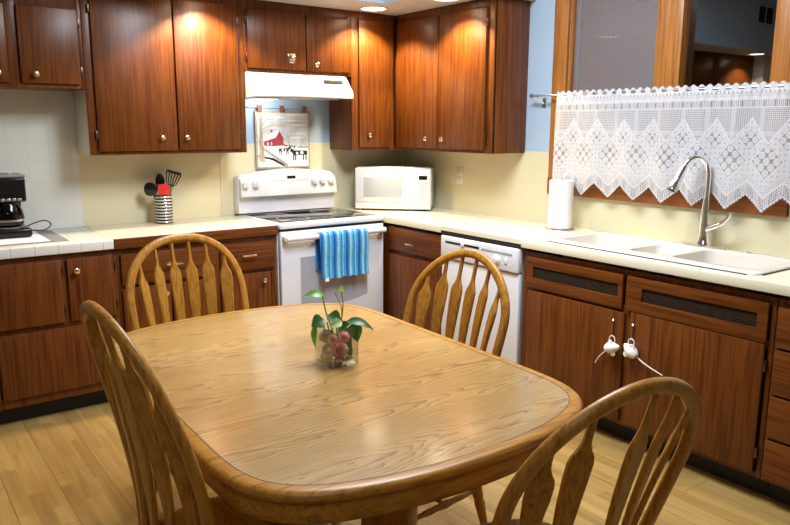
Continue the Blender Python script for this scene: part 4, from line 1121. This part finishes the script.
obj('brace', box(B(), -.005, .045, -.34, .34, .15, .21, .006), 'oak', t, frame=Ft)

# vase with cuttings and silk roses
VX0, VX1, VY0, VY1 = -2.313, -2.213, -2.702, -2.603
t = thing('square_vase', 'square clear glass vase on the dining table', 'vase', ((VX0+VX1)/2, (VY0+VY1)/2, TZ))
b = B(); g = .0035; VH = .118
def open_box(b, x0, x1, y0, y1, z0, z1):
    box(b, x0, x1, y0, y1, z0, z0+.006)
    for a in ((x0, x0+g, y0, y1), (x1-g, x1, y0, y1), (x0+g, x1-g, y0, y0+g), (x0+g, x1-g, y1-g, y1)): box(b, *a, z0+.006, z1)
open_box(b, VX0, VX1, VY0, VY1, TZ+.0006, TZ+VH); obj('glass', b, 'clear', t, smooth=0)
b = B()
rnd = random.Random(3)
for k in range(70):
    p = Vector((rnd.uniform(VX0+.012, VX1-.012), rnd.uniform(VY0+.012, VY1-.012), TZ+.0135+rnd.uniform(0, .016)))
    lathe(b, [(.001, -.004), (.005, -.003), (.006, 0), (.005, .003), (.001, .004)], p, 8, (rnd.uniform(-1, 1), rnd.uniform(-1, 1), 1))
pb = obj('pebbles', b, 'pebble', None); props(pb, 'tan pebbles at the bottom of the square vase', 'pebbles', kind='stuff')
def petal_rose(b, c, r, ax, mi=0):
    Q = Vector(ax).to_track_quat('Z', 'Y')
    for ringk, (n, rr_, ht, tilt) in enumerate(((3, .25, .55, .2), (5, .50, .48, .55), (6, .80, .32, .95), (7, 1.0, .10, 1.3))):
        for k in range(n):
            a0 = 2*PI*k/n + ringk*.5; vs = []
            for iu in range(5):
                row = []
                for iv in range(4):
                    u_ = (iu/4-.5)*2; v_ = iv/3
                    an = a0 + u_*(1.3*PI/n); rad = r*rr_*(.35+.65*v_**.7*(1-.10*u_*u_))
                    z_ = r*(ht*v_*(1-.25*u_*u_) - .35*rr_*(1-v_) + (.10*v_*v_ if tilt < 1 else -.25*v_*v_))
                    row.append(b.verts.new(Vector(c)+Q @ Vector((rad*math.cos(an), rad*math.sin(an), z_))))
                vs.append(row)
            for iu in range(4):
                for iv in range(3):
                    f = b.faces.new((vs[iu][iv], vs[iu+1][iv], vs[iu+1][iv+1], vs[iu][iv+1])); f.material_index = 1 if iv == 2 else 0
def flower(name, label, c, r, ax, mat):
    b = B(); petal_rose(b, c, r, ax); bmesh.ops.recalc_face_normals(b, faces=b.faces)
    props(obj(name, b, [mat, 'rosepale' if mat == 'rose' else 'violet'], smooth=30), label, 'flower')
flower('silk_rose', 'large pink rose low in the glass vase', (-2.262, -2.672, TZ+.045), .030, (-.15, -1, .25), 'rose')
flower('silk_rose', 'small pink rose at the upper left in the vase', (-2.292, -2.680, TZ+.086), .0165, (-.2, -1, .3), 'rose')
flower('silk_rose', 'small pink rose at the upper right in the vase', (-2.250, -2.680, TZ+.086), .0185, (-.1, -1, .35), 'rose')
flower('silk_violet', 'purple flower high against the left side of the vase', (-2.292, -2.630, TZ+.082), .020, (-1, -.3, .2), 'violet')
flower('silk_violet', 'purple flower low against the left side of the vase', (-2.292, -2.645, TZ+.045), .019, (-1, -.3, .2), 'violet')
def leaf(b, base_, tip, w, droop=.2, mi=0, up_=(0, 0, 1)):
    base_, tip = Vector(base_), Vector(tip); ax = tip-base_; ln = ax.length; ax.normalize()
    side = ax.cross(Vector(up_)).normalized(); nr = side.cross(ax); rows = []
    for i in range(9):
        u_ = i/8; ww = w*(math.sin(PI*min(1, u_**.62))**.9+.001) if u_ < 1 else .0006
        c_ = base_ + ax*ln*u_ + nr*(droop*ln*(u_-u_*u_)*1.4)
        rows.append([b.verts.new(c_ + side*ww*s_ + nr*(.22*abs(s_)*ww)) for s_ in (-1, -.5, 0, .5, 1)])
    for a, c_ in zip(rows, rows[1:]):
        for k in range(4): b.faces.new((a[k], a[k+1], c_[k+1], c_[k])).material_index = mi
    bmesh.ops.recalc_face_normals(b, faces=b.faces)
t = thing('pothos_cutting', 'green pothos cuttings growing from the glass vase', 'plant', (-2.26, -2.655, TZ+.02))
vc = Vector((-2.262, -2.655, TZ+.03))
Rr = Vector((rt.x, rt.y, 0)); Ff = Vector((fw.x, fw.y, 0)).normalized()
def PV(r_, u_, f_=0): return Vector((-2.262, -2.655, TZ)) + Rr*r_ + Ff*f_ + Vector((0, 0, u_))
def stem_leaf(pts, lb, lt, w, mat, droop=.2, up_=(0, 0, 1), r=.0022):
    b = B(); tube(b, spline(pts, 6), r, 7); s_ = obj('stem', b, 'stem', t)
    b = B(); leaf(b, lb, lt, w, droop, up_=up_); obj('leaf', b, mat, s_, smooth=70)
stem_leaf([PV(.004, .03), PV(-.012, .10), PV(-.032, .160), PV(-.042, .216)], PV(-.040, .215), PV(-.096, .214, -.015), .017, 'leaf', .35, up_=(-Ff.x*.6, -Ff.y*.6, .8))
stem_leaf([PV(.012, .03), PV(.014, .12), PV(.020, .18), PV(.016, .226)], PV(.015, .224), PV(.018, .246, -.01), .010, 'leaf', .2, up_=(-Ff.x, -Ff.y, .3), r=.0018)
stem_leaf([PV(.012, .03), PV(.016, .15), PV(.014, .18), PV(-.002, .218)], PV(-.002, .216), PV(-.006, .224, -.01), .003, 'stem', .1, r=.0014)
stem_leaf([PV(-.01, .03), PV(-.025, .11), PV(-.03, .130)], PV(-.038, .140, -.01), PV(-.074, .122, -.03), .025, 'leafd', .25, up_=(-Ff.x, -Ff.y, .7))
stem_leaf([PV(.0, .03), PV(.0, .11), PV(.002, .148)], PV(-.024, .152, .01), PV(.016, .130, -.015), .022, 'leafd', .3, up_=(-Ff.x*.8, -Ff.y*.8, .7))
stem_leaf([PV(.004, .03), PV(.006, .11), PV(.010, .128)], PV(.018, .137, -.022), PV(-.018, .122, -.032), .017, 'leafv', .25, up_=(-Ff.x*.8, -Ff.y*.8, .7))
stem_leaf([PV(.01, .03), PV(.028, .115), PV(.036, .128)], PV(.030, .134, -.01), PV(.114, .112, -.025), .017, 'leafd', .45, up_=(-Ff.x*.5, -Ff.y*.5, .9))
stem_leaf([PV(.01, .03), PV(.035, .105), PV(.050, .125)], PV(.052, .126, 0), PV(.066, .070, -.012), .023, 'leafd', .25, up_=(-Ff.x, -Ff.y, .2))
stem_leaf([PV(-.01, .03), PV(-.042, .118), PV(-.063, .122)], PV(-.064, .122, -.01), PV(-.062, .055, -.028), .012, 'leaf', .25, up_=(-Ff.x-.6*Rr.x, -Ff.y-.6*Rr.y, .2))
stem_leaf([PV(.01, .03), PV(.02, .10), PV(.03, .115)], PV(.012, .118, -.005), PV(.046, .128, -.01), .012, 'leafd', .3, up_=(-Ff.x*.8, -Ff.y*.8, .6))
stem_leaf([PV(.0, .02), PV(-.005, .05), PV(-.006, .06)], PV(-.018, .068, .02), PV(.022, .066, .012), .020, 'leafd', .1, up_=(-Ff.x, -Ff.y, .2))
stem_leaf([PV(.01, .02), PV(.02, .04), PV(.030, .05)], PV(.022, .085, .012), PV(.044, .045, .002), .017, 'leafd', .1, up_=(-Ff.x, -Ff.y, .2))

for a_, c_ in (((-.030, .045, .030), (.004, .085, .024)), ((.000, .040, .030), (.036, .078, .026)), ((-.036, .075, .012), (-.012, .098, .016)), ((.004, .095, .020), (.034, .104, .014)), ((.022, .030, .006), (.046, .062, -.002))):
    stem_leaf([PV(.0, .02, .02), PV((a_[0])*.5, .03, .02), PV(*a_)], PV(*a_), PV(*c_), .024, 'leafd', .1, up_=(-Ff.x, -Ff.y, .2))

# ------------------------------------------------------------------ dining chairs (arrow-back, bent hoop)
REF, SEAT = .47, .452         # reference height of the back curve, height of the seat
def make_chair(label, x, y, rz, W, wb, vm, Hh, a_, n_, c_, missing=(), group='dining chairs round the oak table'):
    t = thing('dining_chair', label, 'chair', (x, y, 0), rz, group)
    F = Matrix.Translation((x, y, 0)) @ Matrix.Rotation(rz, 4, 'Z')
    back = lambda u, v, o=0: Vector((u, -(a_*max(v, 0)+c_*max(v, 0)**2)+o, REF+v))
    # hoop centreline in (u, v)
    hp = []
    for k in range(18): s_ = k/18; hp.append((wb/2+(W-wb)/2*math.sin(s_*PI/2), vm*s_-.045*(1-s_)))
    for k in range(61):
        a = PI*k/60; cc, ss = math.cos(a), math.sin(a)
        hp.append((W/2*math.copysign(abs(cc)**(2/n_), cc), vm+(Hh-vm)*abs(ss)**(2/n_)))
    for k in range(17, -1, -1): s_ = k/18; hp.append((-(wb/2+(W-wb)/2*math.sin(s_*PI/2)), vm*s_-.045*(1-s_)))
    # rounded rectangular section: 30 mm in the hoop plane, 24 mm deep
    b = B(); sec = []
    for k in range(14):
        an = 2*PI*k/14; sec.append((.0168*math.copysign(abs(math.cos(an))**.7, math.cos(an)), .0125*math.copysign(abs(math.sin(an))**.7, math.sin(an))))
    rings = []
    for i, (u, v) in enumerate(hp):
        p = back(u, v); q0 = back(*hp[max(i-1, 0)]); q1 = back(*hp[min(i+1, len(hp)-1)]); tg = (q1-q0).normalized()
        nb = Vector((0, -1, -(a_+2*c_*max(v, 0)))).normalized()      # backwards normal of the back sheet
        nb = Vector((0, -1, -(a_+2*c_*max(v, 0)))).normalized(); nb = (nb - tg*nb.dot(tg)).normalized()
        sd = tg.cross(nb)
        rings.append([b.verts.new(p + sd*s0 + nb*s1) for s0, s1 in sec])
    for r0, r1 in zip(rings, rings[1:]):
        for k in range(14): b.faces.new((r0[k], r0[(k+1) % 14], r1[(k+1) % 14], r1[k]))
    b.faces.new(rings[0][::-1]); b.faces.new(rings[-1])
    obj('back_hoop', b, 'oak', t, frame=F, smooth=50)
    # arrow spindles
    def hoop_v(u):
        if abs(u) >= W/2: return vm
        return vm+(Hh-vm)*(1-(abs(u)/(W/2))**n_)**(1/n_)
    for k in range(6):
        if k in missing: continue
        f_ = (k-2.5)/2.5
        ub, ut = f_*(wb/2-.040), f_*(W/2-.060); vt = hoop_v(ut)-.008; vs_ = min(Hh-.128, vt-.076)
        prof = [(-.028, .0085), (.05, .0092), (.11, .0108), (.17, .0142), (.24, .0196), (.30, .0232), (vs_-.06, .0258), (vs_-.020, .0262), (vs_-.003, .0225), (vs_+.010, .0150), (vs_+.026, .0092), (vs_+.042, .0074), (lerp(vs_+.04, vt, .6), .0068), (vt, .0066)]
        bulge = .065*(1-f_*f_*.80); ang = math.atan(.065*.80*2*f_/(wb/2-.040))
        fx_, fy_ = math.cos(ang), math.sin(ang)                     # face turned along the arc of the seat
        b = B(); rows = []
        for v, hw in prof:
            q_ = max(0, v)/vt; u = lerp(ub, ut, q_); c0 = back(u, v, -bulge*(1-q_)**.75); th_ = .0072 if v > .08 else .0085
            bev = min(hw, th_)*.45
            rows.append([b.verts.new(c0+Vector((du*fx_-dy*fy_, du*fy_+dy*fx_, 0))) for du, dy in ((-hw, -th_+bev), (-hw+bev, -th_), (hw-bev, -th_), (hw, -th_+bev), (hw, th_-bev), (hw-bev, th_), (-hw+bev, th_), (-hw, th_-bev))])
        for r0, r1 in zip(rows, rows[1:]):
            for q in range(8): b.faces.new((r0[q], r0[(q+1) % 8], r1[(q+1) % 8], r1[q]))
        b.faces.new(rows[0][::-1]); b.faces.new(rows[-1])
        obj('spindle', b, 'oak', t, frame=F, smooth=30)
    # saddle seat
    b = B(); so = []
    for k in range(56):
        a = 2*PI*k/56; cc, ss = math.cos(a), math.sin(a)
        yy = .130+.225*math.copysign(abs(ss)**.82, ss); hw = .232 if ss > 0 else .232-.030*(-ss)
        so.append((hw*math.copysign(abs(cc)**.75, cc), yy))
    def seat_ring(sc_, z): return [b.verts.new((px_*sc_, .130+(py_-.130)*sc_, z)) for px_, py_ in so]
    rg = [seat_ring(.93, SEAT-.038), seat_ring(.985, SEAT-.028), seat_ring(1, SEAT-.014), seat_ring(.985, SEAT-.003), seat_ring(.94, SEAT), seat_ring(.80, SEAT-.004), seat_ring(.55, SEAT-.012), seat_ring(.25, SEAT-.014)]
    for r0, r1 in zip(rg, rg[1:]):
        for k in range(56): b.faces.new((r0[k], r0[(k+1) % 56], r1[(k+1) % 56], r1[k]))
    b.faces.new(rg[0][::-1]); b.faces.new(rg[-1])
    obj('seat', b, 'oakx', t, frame=F, smooth=50)
    # turned legs and stretchers
    feet = {}
    lp = [(.014, 0), (.0165, .04), (.0185, .08), (.021, .10), (.017, .115), (.021, .13), (.0215, .20), (.0185, .26), (.021, .275), (.017, .29), (.0205, .33), (.0165, .40), (.0145, .437)]
    for sx in (-1, 1):
        for sy, y0_, y1_ in ((0, .03, -.045), (1, .275, .345)):
            top_, bot = Vector((sx*.160, y0_, SEAT-.030)), Vector((sx*.215, y1_, 0)); ax = top_-bot
            feet[sx, sy] = (bot, top_)
            b = B(); lathe(b, [(r, h*ax.length/.437) for r, h in lp], bot, 16, ax); obj('leg', b, 'oak', t, frame=F)
    def turned(p, q, r=.0125):
        b = B(); n = 9; rs = [.008, .009, .0125, .0115, .0155, .0115, .0125, .009, .008]
        tube(b, [lerp(p, q, i/8) for i in range(9)], rs, 12); obj('stretcher', b, 'oak', t, frame=F)
    mids = []
    for sx in (-1, 1):
        p = lerp(*feet[sx, 0], .36); q = lerp(*feet[sx, 1], .36); turned(p, q); mids.append((p+q)/2)
    turned(*mids)
    return t
make_chair('oak arrow-back chair at the far end of the table before the drawers', -2.335, -1.693, 3.246, .498, .400, .317, .572, .121, 2.286, .199)
make_chair('oak arrow-back chair at the left side of the table seen edge-on', -2.862, -2.868, -1.519, .485, .416, .294, .638, .063, 2.034, .280)
make_chair('oak arrow-back chair at the table in front of the dishwasher', -1.675, -2.448, 1.657, .497, .399, .318, .544, .163, 1.88, .272)
make_chair('worn oak arrow-back chair with a missing spindle nearest the camera at lower right', -2.227, -3.540, -.114, .498, .387, .318, .551, .226, 1.95, .232, missing=(2,))

# ------------------------------------------------------------------ lights
def can(x, y, label, power):
    t = thing('ceiling_light', label, 'light', (x, y, ZS))
    b = B(); lathe(b, [(.078, -.0005), (.090, -.0005), (.092, -.004), (.086, -.008), (.076, -.006), (.076, -.0005)], (x, y, ZS), 36, cap=False); obj('trim_ring', b, 'ceil', t)
    b = B(); lathe(b, [(.076, -.0008), (.076, -.003), (.001, -.0045)], (x, y, ZS), 36); obj('diffuser', b, 'lamp_can', t)
    ld = bpy.data.lights.new('can_lamp', 'SPOT'); ld.energy = power; ld.color = (1.0, .78, .46); ld.spot_size = math.radians(120); ld.spot_blend = .18; ld.shadow_soft_size = .05
    lo = bpy.data.objects.new('can_lamp', ld); COL.objects.link(lo); lo.location = (x, y, ZS-.03)
can(-.60, -.47, 'round recessed light above the corner wall cabinet', 72)
can(-.48, -1.05, 'round recessed light above the right wall cabinet, cut by the frame', 72)
can(-1.72, -.48, 'round recessed light above the tall wall cabinet', 72)
can(-4.14, -.48, 'round recessed light mirrored in the right window pane', 72)
def panel(x, y, label, power, sx=.6, sy=1.2):
    t = thing('ceiling_panel', label, 'light', (x, y, ZC))
    b = B(); box(b, x-sx/2-.03, x+sx/2+.03, y-sy/2-.03, y+sy/2+.03, ZC-.05, ZC-.0005, .005); obj('housing', b, 'ceil', t)
    b = B(); box(b, x-sx/2, x+sx/2, y-sy/2, y+sy/2, ZC-.056, ZC-.0505, .002); obj('diffuser', b, 'lamp_panel', t)
    ld = bpy.data.lights.new('panel_lamp', 'AREA'); ld.shape = 'RECTANGLE'; ld.size = sx; ld.size_y = sy; ld.energy = power; ld.color = (.86, .93, 1.0)
    lo = bpy.data.objects.new('panel_lamp', ld); COL.objects.link(lo); lo.location = (x, y, ZC-.06)
panel(-1.5, -2.3, 'long white ceiling light over the dining table', 104)
panel(-3.6, -4.6, 'long white ceiling light behind the camera', 9)
wd = bpy.data.worlds.new('night'); S.world = wd; wd.use_nodes = True
wd.node_tree.nodes['Background'].inputs[0].default_value = (.02, .025, .035, 1); wd.node_tree.nodes['Background'].inputs[1].default_value = .5

GROUPS = {'wall_cabinet': 'wood wall cabinets', 'base_cabinet': 'wood base cabinets', 'countertop': 'kitchen countertops', 'ceiling_light': 'recessed soffit lights',
          'ceiling_panel': 'ceiling panels', 'silk_rose': 'roses in the vase', 'silk_violet': 'purple flowers in the vase', 'felt_mouse': 'felt mice on the sink doors'}
for o in COL.objects:
    k = o.name.split('.')[0]
    if o.parent is None and k in GROUPS and 'category' in o: o['group'] = GROUPS[k]
    if o.parent is None and o.get('category') == 'utensil': o['group'] = 'utensils in the crock'
vs = S.view_settings
S.display_settings.display_device = 'sRGB'; vs.view_transform = 'Standard'; vs.look = 'None'; vs.gamma = 1; vs.use_curve_mapping = False; vs.exposure = 0
S.cycles.use_denoising = True; S.cycles.max_bounces = 10; S.cycles.transparent_max_bounces = 16; S.cycles.sample_clamp_indirect = 6; S.cycles.caustics_reflective = False; S.cycles.caustics_refractive = False
